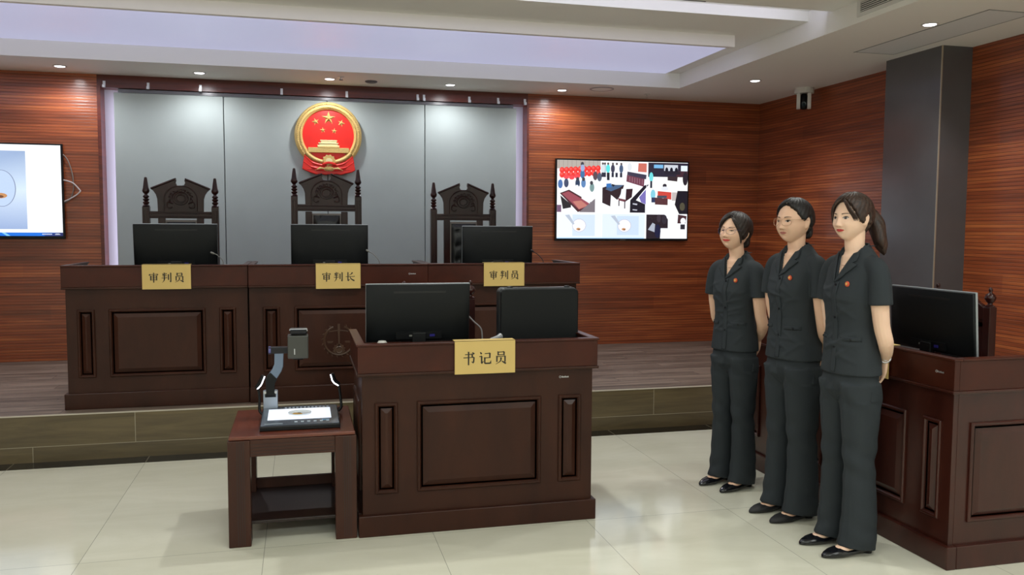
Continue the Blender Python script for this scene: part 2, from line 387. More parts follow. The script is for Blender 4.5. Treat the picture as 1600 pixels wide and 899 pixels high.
# hooks under the timber beam
hooks = [-1.653,-1.294,-.857,-.153,.435,1.100,1.161,1.603,1.889,2.160]
hl = ['at the far left end of the timber beam','second from the left end of the timber beam','under the second downlight reflection on the timber beam','left of the emblem on the timber beam',
      'just right of the emblem on the timber beam','left one of the close pair on the timber beam','right one of the close pair on the timber beam','right of the close pair on the timber beam','second from the right end of the timber beam','at the far right end of the timber beam']
for x, t in zip(hooks, hl):
    hk = tag(MB().box(-.011,.011,-.006,.0,-.022,.035).box(-.011,.011,-.03,-.006,-.026,-.022).box(-.011,.011,-.034,-.03,-.026,.0).build('banner_hook', M['silver'], bevel=.001),
        'small silver banner hook '+t, 'hook', 'banner hooks along the beam')
    hk.location = (x, YB, 2.725)

# ---------------------------------------------------------------- desks
def raised_panel(x0, x1, z0, z1, fieldw):
    """moulded raised panel on the plane y=0 facing -y"""
    prof = [(0,0),(0,-.008),(.005,-.013),(.012,-.013),(.018,-.006),(.021,.002),(.024,.002),(.024+fieldw*.85,-.012),(.026+fieldw*.85,-.012)]
    rings = []
    for o, y in prof:
        rings.append([(x0+o,y,z0+o),(x1-o,y,z0+o),(x1-o,y,z1-o),(x0+o,y,z1-o)])
    return MB().loft(rings)
def desk(name, w, d, panels, label, end_panel=False, m=None, group=None, cat='desk', emblem=None, over=.008, ins=(.02,.02)):
    m = m or M['desk']
    t = empty(name); tag(t, label, cat, group)
    MB().box(ins[0], w-ins[1], .02, .045, .10, .782).box(ins[0], ins[0]+.025, .045, d, .10, .782).box(w-.025-ins[1], w-ins[1], .045, d, .10, .782).build('body', m, t, bevel=.002)
    MB().box(0, w, 0, .05, 0, .104).box(0, .05, .05, d, 0, .104).box(w-.05, w, .05, d, 0, .104).build('plinth', m, t, bevel=.004)
    p = MB()   # frieze around three sides, open at the sitter's side
    p.box(.0, w, 0, .028, .796, .926).box(0, .028, .028, d, .796, .926).box(w-.028, w, .028, d, .796, .926)
    p.build('frieze', M['deskred'], t, bevel=.002)
    c = MB(); e_ = over; c.box(-e_, w+e_, -.008, .036, .926, .938).box(-e_, .036, .036, d+.006, .926, .938).box(w-.036, w+e_, .036, d+.006, .926, .938)
    c.build('cap_rail', M['deskred'], t, bevel=.004)
    MB().box(-over*.75, w+over*.75, -.006, d, .782, .796).build('moulding', m, t, bevel=.004)
    MB().box(.028, w-.028, .028, d+.01, .797, .801).build('work_surface', M['desk'], t)
    for a, b in panels:
        wide = b-a > .25
        raised_panel(a, b, .205, .65, .036 if wide else .0295).build('panel', m, t).location = (0,.02,0)
    # side panels
    for sx in (0,1):
        if ins[sx] < .01: continue
        pb = raised_panel(.11, d-.1, .205, .65, .03)
        o = pb.build('side_panel', m, t)
        if sx == 0: o.location = (ins[0], d, 0); o.rotation_euler = (0,0,-PI/2)
        else: o.location = (w-ins[1], 0, 0); o.rotation_euler = (0,0,PI/2)
    if emblem:
        ex, ez = emblem
        e = MB()
        ringp = [(ex+math.cos(a)*.1, 0, ez+math.sin(a)*.1) for a in [PI*.62+k*(2*PI-PI*.24)/30 for k in range(31)]]
        e.tube(ringp, .008, 6)
        for k in range(18):
            a = PI*.66+k*(2*PI-PI*.32)/17
            c_ = Vector((ex+math.cos(a)*.108, -.002, ez+math.sin(a)*.108))
            e.tube([c_, c_+Vector((math.cos(a+.7)*.018,0,math.sin(a+.7)*.018))], [.006,.001], 5)
        e.box(ex-.006, ex+.006, -.006, .004, ez-.05, ez+.1)
        e.box(ex-.008, ex+.008, -.008, .004, ez+.06, ez+.115)
        e.tube([(ex-.065,0,ez+.062),(ex,0,ez+.07),(ex+.065,0,ez+.062)], .005, 6)
        for sgn in (-1,1):
            q = ex+sgn*.06
            e.prism([(q-.022,ez-.005),(q+.022,ez-.005),(q+.014,ez-.018),(q-.014,ez-.018)], -.005, .003)
            e.tube([(q,0,ez+.06),(q-.02,0,ez-.005)], .002, 4).tube([(q,0,ez+.06),(q+.02,0,ez-.005)], .002, 4)
        g = []
        for k in range(24):
            r = .045 if k % 2 else .036
            a = 2*PI*k/24; g.append((ex+math.cos(a)*r, ez-.065+math.sin(a)*r))
        e.prism(g, -.006, .002)
        e.tube([(ex+math.cos(2*PI*k/20)*.022, -.007, ez-.065+math.sin(2*PI*k/20)*.022) for k in range(21)], .004, 5)
        o = e.build('carved_emblem', mat('carved_wood', (70,48,34), .35), t, smooth=40); o['label'] = 'carved scales of justice ringed by wheat'; o.location = (0,.0105,0)
    return t
def logo(name, parent, loc, rz=0, s=1):
    b = MB()
    b.tube([(math.cos(a)*.005*s,0,math.sin(a)*.005*s) for a in [2*PI*k/12 for k in range(13)]], .0012*s, 5)
    x = .0085*s
    for k, hgt in enumerate((.008,.006,.008,.006,.007)):
        b.box(x, x+.0055*s, -.0015, 0, -.004*s, -.004*s+hgt*s); x += .0075*s
    o = b.build(name, M['silver'], parent); o.location = loc; o.rotation_euler = (0,0,rz); return o

cd_ = desk('clerk_desk', 1.20, .62, [(.08,.19),(.283,.907),(1.0,1.118)], 'dark mahogany clerk desk with raised panels in the centre foreground')
cd_.location = (.254, 4.0, 0)
logo('metal_badge', cd_, (1.008, .018, .742))
jp = [(.09,.2),(.288,.912),(1.005,1.115)]
def jpan(w): k = w/1.2; return [(a*k,b*k) for a,b in jp]
j1 = desk('judge_bench', 1.143, .6, jpan(1.143), 'left section of the dark judge bench with panelled front', group='sections of the judge bench', over=.001, ins=(.02,.0025)); j1.location = (-1.492,5.905,.3)
j2 = desk('judge_bench', 1.21, .6, [(.09,.2),(.296,.914),(1.01,1.12)], 'centre section of the dark judge bench with carved scales emblem', group='sections of the judge bench', emblem=(.592,.41), over=.001, ins=(.0025,.0025)); j2.location = (-.344,5.885,.3)
j3 = desk('judge_bench', 1.130, .6, jpan(1.135), 'right section of the dark judge bench behind the clerk monitors', group='sections of the judge bench', over=.001, ins=(.0025,.02)); j3.location = (.870,5.905,.3)
logo('metal_badge', j2, (1.08, -.002, .868))
# desk on the right: its front looks towards -x
rd = desk('witness_desk', 1.79, .70, [(.085,.195),(.302,.84),(.95,1.488),(1.60,1.71)], 'long reddish mahogany desk behind the three women at the right edge', m=wood('mahogany_warm', (44,17,12), (70,31,22), (6,6,2.2), rough=.28, coat=.2, spec=.35, lo=.25, hi=.8))
logo('metal_badge', rd, (1.686,-.002,.868)); rd.rotation_euler = (0,0,-PI/2); rd.location = (2.725, 4.806, 0)
# ---------------------------------------------------------------- name cards with lettering
def glyph_strokes():
    h = lambda x0,x1,y: ('h',[(x0,y-.012),(x1,y+.012)])
    v = lambda x,y0,y1: ('v',[(x,y0),(x,y1)])
    d = lambda *p: ('d',list(p))      # dot that swells
    w = lambda *p: ('w',list(p))      # sweep that tapers
    k = lambda *p: ('k',list(p))      # even stroke with a turn
    return {
    '审': [d((.47,.99),(.54,.88)), d((.13,.86),(.09,.70)), h(.12,.88,.82), w((.90,.84),(.80,.68)), v(.22,.68,.20), h(.22,.78,.64), v(.78,.68,.20), h(.22,.78,.45), h(.22,.78,.26), v(.5,.78,-.02)],
    '判': [d((.12,.90),(.20,.74)), w((.48,.92),(.38,.76)), h(.08,.50,.66), h(.02,.54,.45), v(.29,.98,.42), w((.29,.46),(.26,.2),(.08,-.02)), v(.68,.82,.24), v(.90,.98,.04), w((.92,.04),(.78,.14))],
    '员': [v(.28,.96,.66), h(.28,.72,.92), v(.74,.94,.66), h(.28,.74,.71), v(.18,.62,.16), h(.18,.80,.58), v(.82,.62,.16), w((.50,.50),(.45,.22),(.08,-.02)), d((.56,.22),(.90,.02))],
    '长': [w((.76,.95),(.62,.78),(.38,.64)), h(.03,.97,.51), v(.28,.98,.06), w((.26,.06),(.50,.22)), d((.48,.50),(.64,.24),(.97,.05))],
    '书': [h(.16,.70,.80), v(.72,.84,.56), h(.04,.84,.56), k((.86,.58),(.83,.24),(.78,.16)), w((.82,.16),(.66,.24)), v(.44,1.0,-.02), d((.72,.95),(.88,.82))],
    '记': [d((.10,.95),(.22,.80)), h(.03,.22,.62), v(.22,.64,.10), w((.20,.08),(.38,.26)), h(.46,.84,.84), v(.86,.88,.48), h(.46,.86,.51), v(.46,.54,.12), k((.46,.14),(.52,.08),(.90,.08)), w((.90,.06),(.95,.30))]}
GLYPHS = glyph_strokes()
def ink_character(ch, size, m, parent, loc):
    mb = MB(); n = 0
    def rib(pts, ws):
        nonlocal n
        P = [Vector((p[0],0,p[1])) for p in pts]; v = []
        for i, p in enumerate(P):
            t = (P[min(i+1,len(P)-1)]-P[max(i-1,0)]).normalized(); q = Vector((-t.z,0,t.x))*ws[i]/2
            v += [tuple(p+q), tuple(p-q)]
        y = -.00002*n; n += 1
        v = [((a-.5)*size, y, (c-.48)*size) for a,_,c in v]
        mb.add(v, [(2*i,2*i+1,2*i+3,2*i+2) for i in range(len(P)-1)])
    def tri(pts):
        nonlocal n
        y = -.00002*n; n += 1
        mb.add([((a-.5)*size, y, (c-.48)*size) for a,c in pts], [tuple(range(len(pts)))])
    for kind, pts in GLYPHS[ch]:
        if kind == 'h':
            rib(pts, [.062,.062]); (x,y) = pts[1]; tri([(x-.09,y+.01),(x-.02,y+.065),(x+.05,y-.02),(x-.09,y-.02)])
        elif kind == 'v':
            (x,y0),(_,y1) = pts; rib([(x,y0),(x,y0-.06),(x,y1)], [.125,.122,.11]); tri([(x-.085,y0+.02),(x+.05,y0-.005),(x+.05,y0-.05),(x-.04,y0-.04)])
        elif kind == 'k': 
            P = sm([(a,0,c) for a,c in pts],5); rib([(p.x,p.z) for p in P], [.11]*len(P))
        else:
            P = sm([(a,0,c) for a,c in pts],6); L_ = len(P)-1
            ws = [(.04+.12*(i/L_)**.7) if kind == 'd' else (.135*(1-i/L_)+.02) for i in range(L_+1)]
            if kind == 'd': ws[-1] = .05
            rib([(p.x,p.z) for p in P], ws)
    o = mb.build('lettering', m, parent, fix=False); o.location = loc; return o
def name_card(txt, x, y, z0, z1, w, label, rz=0):
    t = empty('name_card', (x,y,0), rz); tag(t, label, 'name card', 'gold name cards on the desks')
    b = MB(); b.box(-w/2, w/2, -.0025, -.0005, z0, z1+.003).box(-w/2, w/2, -.0025, .06, z1+.001, z1+.003)
    b.build('card', M['plate'], t)
    zc = (z0+z1)/2-.004
    for k, ch in enumerate(txt):
        ink_character(ch, .064, M['ink'], t, ((k-1)*.079, -.0030, zc))
    return t
name_card('审判员', -.856, 5.895, 1.079, 1.239, .30, 'gold name card on the left section of the judge bench')
name_card('审判长', .247, 5.875, 1.070, 1.239, .30, 'gold name card on the centre section of the judge bench')
name_card('审判员', 1.421, 5.895, 1.073, 1.239, .30, 'gold name card on the right section of the judge bench')
name_card('书记员', .868, 3.990, .779, .939, .302, 'large gold name card on the front of the clerk desk')
rc_ = tag(empty('name_card', (2.715,3.57,0), -PI/2), 'gold card hanging on the right desk behind the nearest woman', 'name card', 'gold name cards on the desks')
MB().box(-.15,.15,-.0025,-.0005,.779,.942).box(-.15,.15,-.0025,.06,.940,.942).build('card', M['plate'], rc_)

# ---------------------------------------------------------------- monitors
def monitor(w, h, label, loc, rz=0, tilt=0, ports=True, badge=False, lift=.12):
    t = empty('computer_monitor', loc, rz); tag(t, label, 'monitor', 'desk monitors seen from behind')
    hd = lift
    tl = Matrix.Translation((0,0,hd)) @ Matrix.Rotation(tilt,4,'X')
    MB().box(-w/2, w/2, 0, .012, 0, h).xf(tl).build('screen_bezel', M['bezel'], t, bevel=.002)
    MB().box(-w/2+.008, w/2-.008, .012, .0135, .012, h-.008).xf(tl).build('screen', M['black'], t)
    def ring(ins, y, n=6):
        x0,x1,z0,z1 = -w/2+ins, w/2-ins, ins*.6+.002, h-ins*.9-.002
        return [(x0,y,z0),(x1,y,z0),(x1,y,z1),(x0,y,z1)]
    bk = MB().loft([ring(.001,.004),ring(.002,-.010),ring(.03,-.020),ring(.09,-.028)])
    bk.xf(tl).build('back_shell', M['mon'], t, bevel=.004, smooth=60)
    vs = MB()
    zt = h-.040
    vs.box(-w*.24, w*.26, -.0225, -.015, zt-.010, zt+.004)
    vs.xf(tl).build('vent_strip', M['monstrip'], t)
    if badge:
        bd = MB()
        for k in range(6): bd.box(-w*.38+k*.009, -w*.38+k*.009+.0055, -.0165, -.010, zt-.007, zt-.007+(.009 if k % 2 else .007))
        bd.xf(tl).build('badge', M['monstrip'], t)
    rec = MB().box(-w*.22, w*.22, -.034, -.018, .02, .058)
    pr_ = rec.xf(tl).build('port_panel', M['black'], t)
    if ports:
        MB().box(.055,.08,-.037,-.034,.032,.044).xf(tl).build('video_port', M['blueport'], pr_)
        MB().box(.01,.03,-.036,-.034,.034,.042).xf(tl).build('connector', M['greyplastic'], pr_)
        MB().box(-.05,-.025,-.036,-.034,.034,.042).xf(tl).build('connector', M['greyplastic'], pr_)
    MB().box(-.035,.035,-.045,-.015,.006,hd+.05).build('stand_neck', M['black'], t, bevel=.004)
    MB().prismz([(math.cos(2*PI*k/28)*.12, -.03+math.sin(2*PI*k/28)*.09) for k in range(28)], 0, .008).build('stand_base', M['black'], t, bevel=.002)
    return t
SF = .801
monitor(.53, .30, 'wide grey computer monitor seen from behind on the clerk desk', (.577,4.27,SF), tilt=math.radians(5), badge=True, lift=.108)
monitor(.545, .31, 'black computer monitor on the left section of the judge bench', (-.835,6.22,SF+.3), rz=.02, tilt=math.radians(6), lift=.10)
monitor(.545, .31, 'black computer monitor on the centre section of the judge bench', (.204,6.22,SF+.3), tilt=math.radians(3), lift=.10)
monitor(.54, .31, 'black computer monitor on the right section of the judge bench', (1.445,6.22,SF+.3), rz=-.06, tilt=math.radians(3), lift=.095)
monitor(.56, .31, 'black computer monitor with silver edge on the right-hand desk', (2.985,3.455,SF), rz=-PI/2, tilt=math.radians(4), badge=True, lift=.098)

# ---------------------------------------------------------------- gooseneck microphones
def mic(pts, base, label, m, rad=.0035):
    t = empty('gooseneck_microphone', base); tag(t, label, 'microphone', 'gooseneck microphones')
    b = Vector(base)
    MB().box(-.045,.045,-.06,.06,0,.02).build('base', M['black'], t, bevel=.006)
    P = [Vector((0,0,.018))]+[Vector(p)-b for p in pts]
    q = sm(P, 6); MB().tube(q, rad, 8).build('stem', m, t, smooth=60)
    d = (P[-1]-P[-2]).normalized()
    MB().tube([P[-1]-d*.002, P[-1]+d*.006, P[-1]+d*.022, P[-1]+d*.028], [rad,.007,.0075,.004], 12).build('head', m, t, smooth=60)
    return t
mic([(.922,4.31,.90),(.915,4.31,.96),(.875,4.30,1.00),(.845,4.29,1.03)], (.925,4.31,SF), 'silver gooseneck microphone on the clerk desk beside the monitor', M['silver'], .004)
mic([(-.52,6.12,1.20),(-.525,6.12,1.255),(-.56,6.12,1.295),(-.578,6.12,1.303)], (-.52,6.12,SF+.3), 'thin microphone beside the left judge monitor', M['greyplastic'], .003)
mic([(.552,6.12,1.20),(.545,6.12,1.25),(.51,6.12,1.295),(.478,6.12,1.315)], (.552,6.12,SF+.3), 'thin microphone beside the centre judge monitor', M['greyplastic'], .003)
mic([(1.784,6.12,1.20),(1.775,6.12,1.25),(1.74,6.12,1.29),(1.705,6.12,1.312)], (1.784,6.12,SF+.3), 'thin dark microphone beside the right judge monitor', M['bcable'], .003)

# ---------------------------------------------------------------- black equipment case on the clerk desk
ec = empty('equipment_case', (1.218,4.27,SF)); tag(ec, 'black rounded equipment case standing on the clerk desk right of the monitor', 'case')
def rrect(x0,x1,z0,z1,r,n=6):
    p = []
    for cx,cz,a0 in ((x1-r,z1-r,0),(x0+r,z1-r,PI/2),(x0+r,z0+r,PI),(x1-r,z0+r,3*PI/2)):
        p += [(cx+math.cos(a0+PI/2*k/n)*r, cz+math.sin(a0+PI/2*k/n)*r) for k in range(n+1)]
    return p
MB().prism(rrect(-.212,.212,0,.372,.026), -.03, .0).build('front_shell', M['mon'], ec, bevel=.006, smooth=50)
MB().prism(rrect(-.214,.214,0,.376,.028), .0, .075).build('rear_shell', mat('case_grey', (36,41,43), .35), ec, bevel=.008, smooth=50)
for x in (-.15,.165): MB().lathe([(.016,.374),(.016,.380),(.011,.383),(0,.383)], cx=x, cy=.03, n=16).build('rubber_foot', M['black'], ec)
mo = empty('computer_mouse', (1.0,4.13,.857)); 
bpy.data.objects.remove(mo)
# small things behind the frieze of the clerk desk
hs = empty('desk_phone', (.965,4.20,SF)); tag(hs, 'grey handset on a stand between the microphone and the black case', 'phone')
MB().box(-.045,.045,-.05,.05,0,.10).build('cradle', M['greyplastic'], hs, bevel=.01)
MB().tube([(-.04,-.03,.105),(-.02,-.01,.115),(.02,.01,.125),(.035,.02,.130)], [.014,.011,.012,.016], 12).build('handset', mat('handset_grey', (150,152,156), .3), hs, smooth=60)
cm = tag(MB().lathe([(.0,0),(.03,0),(.032,.08),(.03,.13),(.018,.15),(.0,.153)], n=20).build('white_cup', M['white'], smooth=40), 'small white domed cup by the left corner of the clerk monitor', 'cup'); cm.name='cup'; cm.location = (.385,4.17,SF-.0005); cm.scale = (1,1,.86)

# ---------------------------------------------------------------- high backed judge chairs
def turned_post(x, y, zs, m, t, htop):
    p = empty('post') if 0 else None
    o = MB().box(x-.026,x+.026,y-.026,y+.026,0,zs).box(x-.017,x-.008,y-.0285,y-.024,.5,zs-.03).box(x+.008,x+.017,y-.0285,y-.024,.5,zs-.03).build('post', m, t, bevel=.004)
    z = zs; k = (htop-zs)/.225
    prof = [(.024,0),(.028,.006),(.020,.014),(.016,.02),(.024,.028),(.024,.034),(.014,.042),(.024,.052),(.024,.058),(.014,.066),(.023,.074),(.023,.080),(.012,.090),(.012,.097),
            (.022,.106),(.027,.118),(.026,.126),(.021,.142),(.013,.2),(.010,.220),(0,.225)]
    f = MB().lathe([(r, z+h*k) for r,h in prof], cx=x, cy=y, n=20).build('finial', m, o, smooth=50)
    return o
def judge_chair(x, y, big, label):
    t = empty('judge_chair', (x,y,.3)); tag(t, label, 'chair', 'carved high-backed chairs behind the judge bench')
    m = M['chair']; dz = .06 if big else 0; pz = 1.34+(.095 if big else 0); ht = 1.567+(.092 if big else 0)
    for s_ in (-1,1): turned_post(s_*(.25), 0, pz, m, t, ht)
    # broken pediment crest
    def half(s_):
        return [(s_*.034,1.563+dz),(s_*.214,1.487+dz),(s_*.216,1.478+dz),(s_*.196,1.462+dz),(s_*.178,1.435+dz),(s_*.168,1.40+dz),(s_*.165,1.30+dz)]
    notch = [(.034,1.563+dz),(.030,1.54+dz),(.036,1.526+dz),(.027,1.508+dz),(0,1.503+dz),(-.027,1.508+dz),(-.036,1.526+dz),(-.030,1.54+dz),(-.034,1.563+dz)]
    outl = list(reversed(half(1)))+notch[1:-1]+half(-1)
    MB().prism(outl, -.018, .018).build('crest', m, t, bevel=.003)
    mo = MB()
    for s_ in (-1,1):
        mo.tube([(s_*.04,-.02,1.552+dz),(s_*.208,-.02,1.481+dz)], .008, 8)
    arch = [(math.cos(PI*k/20)*.118, -.019, 1.40+dz+math.sin(PI*k/20)*.10) for k in range(21)]
    arch = [(.118,-.019,1.31+dz)]+arch+[(-.118,-.019,1.31+dz)]
    mo.tube(arch, .005, 6)
    cz = 1.405+dz
    mo.tube([(math.cos(2*PI*k/28)*.052,-.02,cz+math.sin(2*PI*k/28)*.045) for k in range(29)], .007, 6)
    mo.tube([(math.cos(2*PI*k/28)*.032,-.02,cz+math.sin(2*PI*k/28)*.028) for k in range(29)], .005, 6)
    for k in range(11):
        a = -.25+k*(PI+.5)/10
        c_ = Vector((math.cos(a)*.078, -.018, cz+math.sin(a)*.066))
        sp_ = [c_+Vector((math.cos(a*2+q*.9)*(.013-q*.0016), -.004, math.sin(a*2+q*.9)*(.013-q*.0016))) for q in range(7)]
        mo.tube(sp_, [.005]*6+[.002], 5)
    for s_ in (-1,1):
        mo.tube(sm([(s_*.055,-.02,cz-.04),(s_*.09,-.02,cz-.03),(s_*.1,-.02,cz-.06),(s_*.08,-.02,cz-.075),(s_*.06,-.02,cz-.065)],4), .006, 6)
    mo.build('carving', m, t, smooth=50)
    MB().box(-.235,.235,-.016,.016,1.252+dz*1.1,1.306+dz*1.1).box(-.235,.235,-.021,-.01,1.262+dz*1.1,1.270+dz*1.1).box(-.235,.235,-.021,-.01,1.288+dz*1.1,1.296+dz*1.1).build('top_rail', m, t, bevel=.003)
    for s_ in (-1,1): MB().box(s_*.14-.026,s_*.14+.026,-.015,.015,.50,1.255+dz).build('back_stile', m, t, bevel=.003)
    # framed tufted leather
    MB().box(-.114,.114,-.012,.012,.50,1.24+dz).build('back_board', mat('chair_bead', (120,112,104), .35) if 'bead' not in M else M['bead'], t, bevel=.003)
    lb = MB(); nx, nz = 16, 40; rings = []
    z0, z1 = .52, 1.225+dz
    vs = []; 
    for j in range(nz+1):
        for i in range(nx+1):
            u = i/nx; v = j/nz; xx = -.104+.208*u; zz = z0+(z1-z0)*v
            e = min(u,1-u)*nx/2; e2 = min(v,1-v)*nz/2; puff = .022*min(1,min(e,e2)/1.2)
            for bx in (-.052,.052):
                for bz in [z0+.06+k*.115 for k in range(7)]:
                    puff -= .014*math.exp(-((xx-bx)**2+(zz-bz)**2)/.0004)
            vs.append((xx,-.012-max(puff,0),zz))
    fs = [(j*(nx+1)+i, j*(nx+1)+i+1, (j+1)*(nx+1)+i+1, (j+1)*(nx+1)+i) for j in range(nz) for i in range(nx)]
    lb.add(vs, fs); lb.build('back_cushion', M['leather'], t, smooth=60)
    MB().box(-.27,.27,.0,-.46,.40,.46).build('seat_frame', m, t, bevel=.004) if 0 else MB().box(-.27,.27,-.02,.46,.38,.44).xf(Matrix.Rotation(PI,4,'Z')).build('seat_frame', m, t, bevel=.004)
    MB().box(-.24,.24,-.45,-.03,.44,.50).build('seat', M['leather'], t, bevel=.02)
    for s_ in (-1,1):
        MB().box(s_*.245-.025,s_*.245+.025,-.46,-.41,0,.64).build('front_leg', m, t, bevel=.004)
        MB().tube(sm([(s_*.25,-.02,.68),(s_*.25,-.2,.70),(s_*.255,-.42,.67),(s_*.255,-.49,.64)],5), .022, 10).build('armrest', m, t, smooth=60)
    MB().box(-.24,.24,-.44,-.42,.16,.20).build('stretcher', m, t, bevel=.003)
    # chairs face the room: seat lies on the bench side (-y)
    return t
M['bead'] = mat('chair_bead', (112,104,98), .35)
judge_chair(-.893, 6.95, False, 'carved high-backed wooden chair behind the left judge monitor')
judge_chair(.205, 6.95, True, 'tallest carved high-backed chair, under the emblem behind the centre monitor')
judge_chair(1.322, 6.95, False, 'carved high-backed wooden chair behind the right judge monitor')

# ---------------------------------------------------------------- ball finial chairs
def ball_chair(loc, rz, label):
    t = empty('ball_finial_chair', loc, rz); tag(t, label, 'chair', 'wooden chairs with ball finials')
    m = M['chair']
    for s_ in (-1,1):
        p = MB().box(s_*.195-.024,s_*.195+.024,-.024,.024,0,1.075).build('post', m, t, bevel=.004)
        MB().lathe([(.026,1.075),(.026,1.081),(.013,1.088),(.012,1.096),(.02,1.103),(.029,1.118),(.029,1.127),(.022,1.143),(.01,1.151),(.008,1.158),(.012,1.166),(.009,1.176),(0,1.182)], cx=s_*.195, n=20).build('finial', m, p, smooth=50)
    top = [(-.172,1.0)]+[(-.172+.344*k/14, 1.065+math.sin(PI*k/14)**.7*.062*(1 if 2<k<12 else .8)) for k in range(15)]+[(.172,1.0)]
    MB().prism(top, -.016, .016).build('crest', m, t, bevel=.004)
    MB().box(-.172,.172,-.012,.012,.96,.99).build('top_rail', m, t, bevel=.003)
    for s_ in (-1,1): MB().box(s_*.145-.025,s_*.145+.025,-.012,.012,.46,1.02).build('back_stile', m, t, bevel=.003)
    MB().box(-.12,.12,-.035,.01,.52,1.0).build('back_cushion', M['leather'], t, bevel=.012)
    MB().box(-.215,.215,-.44,.0,.38,.43).build('seat_frame', m, t, bevel=.004)
    MB().box(-.2,.2,-.43,-.02,.43,.48).build('seat', M['leather'], t, bevel=.015)
    for s_ in (-1,1):
        MB().box(s_*.195-.022,s_*.195+.022,-.44,-.396,0,.38).build('front_leg', m, t, bevel=.004)
    return t
ball_chair((.772,4.86,0), 0, 'wooden ball-finial chair behind the clerk desk monitor')
ball_chair((3.63,3.98,0), -PI/2, 'wooden ball-finial chair with curved crest behind the right-hand monitor')

# ---------------------------------------------------------------- side table
st = empty('side_table', (-.34,4.008,0)); tag(st, 'low mahogany side table with lower shelf left of the clerk desk', 'table')
M['tablewood'] = wood('side_table_wood', (50,26,19), (72,42,31), (7,7,2), rough=.4, coat=.08, spec=.25, lo=.25, hi=.8)
M['tabletop'] = wood('side_table_top_wood', (78,32,20), (116,54,34), (3,8,3), rough=.25, coat=.4, lo=.25, hi=.8)
MB().box(.006,.580,.004,.598,.505,.522).build('table_top', M['tabletop'], st, bevel=.004)
for x, y in ((0,0),(.486,0),(0,.50),(.486,.50)):
    l = MB().box(x,x+.1,y,y+.1,0,.503)
    l.build('leg', M['tablewood'], st, bevel=.004)
    if y == 0:
        g = MB()
        for dx in (.042,.052,.062,.072): g.box(x+dx-.0018,x+dx+.0018,-.0012,.001,.01,.5)
        g.build('groove', mat('groove_dark', (40,22,18), .5) if 'groove' not in M else M['groove'], st)
MB().box(.1,.486,.004,.03,.425,.503).build('apron', M['tablewood'], st, bevel=.002)
MB().box(.1,.486,.57,.596,.425,.503).build('apron', M['tablewood'], st, bevel=.002)
MB().box(.004,.03,.1,.5,.425,.503).build('apron', M['tablewood'], st, bevel=.002)
MB().box(.556,.582,.1,.5,.425,.503).build('apron', M['tablewood'], st, bevel=.002)
g = MB()
for z in (.437,.452,.467,.482): g.box(.1,.486,.0028,.005,z-.0015,z+.0015)
g.build('groove', mat('groove_dark2', (40,22,18), .5), st)
MB().box(.03,.556,.045,.575,.092,.107).build('shelf', mat('shelf_dark', (30,16,13), .35), st, bevel=.002)
MB().box(.03,.556,.56,.58,.107,.16).build('shelf_back_rail', M['tablewood'], st, bevel=.002)

# ---------------------------------------------------------------- visual presenter
dc = empty('visual_presenter', (-.01,4.29,.5222)); tag(dc, 'document camera with glowing base plate on the side table', 'document camera')
def quadbox(pts, z0, z1s):
    """footprint pts with per-corner top heights"""
    v = [(x,y,z0) for x,y in pts]+[(x,y,z) for (x,y),z in zip(pts,z1s)]
    return MB().add(v, [(0,3,2,1),(4,5,6,7),(0,1,5,4),(1,2,6,5),(2,3,7,6),(3,0,4,7)])
quadbox([(-.19,-.20),(.185,-.20),(.185,.19),(-.19,.19)], .0, [.022,.022,.034,.034]).build('base', M['black'], dc, bevel=.004)
quadbox([(-.186,-.185),(.181,-.185),(.181,.186),(-.186,.186)], .022, [.0245,.0245,.0362,.0362]).build('deck', mat('presenter_deck', (76,86,98), .25, .2), dc, bevel=.001)
def onpl(y): return .0245+(.0362-.0245)*(y+.185)/.371
quadbox([(-.158,-.085),(.146,-.085),(.146,.125),(-.158,.125)], .026, [onpl(-.085)+.002]*2+[onpl(.125)+.002]*2).build('light_plate', M['lightbox'], dc)
bt = MB()
for k in range(6):
    x = -.03+k*.03; bt.box(x,x+.014,-.145,-.128,.024,onpl(-.136)+.002)
for k in range(12):
    x = -.08+k*.019; bt.box(x,x+.011,.145,.157,.03,onpl(.15)+.002)
bt.box(-.17,-.085,-.16,-.156,.024,onpl(-.158)+.0015)
bt.build('button', mat('button_pale', (170,180,190), .4), dc)
bl = MB().box(.10,.135,-.125,-.112,.024,onpl(-.118)+.0018).build('badge', mat('badge_blue', (90,150,190), .4), dc)
br = MB().box(-.187,-.115,.165,.20,.0,.125).build('arm_bracket', mat('bracket_silver', (165,175,190), .35, .4), dc, bevel=.003)
MB().tube([(-.178,.16,.118),(-.178,.205,.118)], .007, 12).tube([(-.124,.16,.118),(-.124,.205,.118)], .007, 12).build('bracket_screw', M['silver'], br)
MB().tube([(-.178,.180,.105),(-.124,.180,.105)], .020, 16).build('hinge', M['black'], dc, smooth=40)
armo = [(-.170,.10),(-.134,.10),(-.130,.165),(-.118,.190),(-.095,.225),(-.086,.25),(-.082,.335),(-.128,.335),(-.130,.262),(-.140,.238),(-.164,.205),(-.172,.185)]
MB().prism(armo, .162, .185).build('lower_arm', M['dcarm'], dc, bevel=.003)
MB().prism([(-.172,.10),(-.132,.10),(-.128,.162),(-.116,.186),(-.150,.222),(-.166,.206),(-.174,.186)], .158, .189).build('arm_joint', M['black'], dc, bevel=.004)
MB().box(-.158,-.055,.158,.19,.318,.352).build('upper_arm', M['darkmetal'], dc, bevel=.004)
MB().tube([(-.157,.174,.335),(-.146,.174,.335)], .020, 16).build('arm_knob', mat('knob_violet', (90,90,150), .35), dc)
h = MB().box(-.062,.042,.13,.22,.293,.412).build('camera_head', M['dccase'], dc, bevel=.006)
MB().box(-.050,.038,.135,.215,.418,.445).build('head_cap', M['darkmetal'], h, bevel=.008)
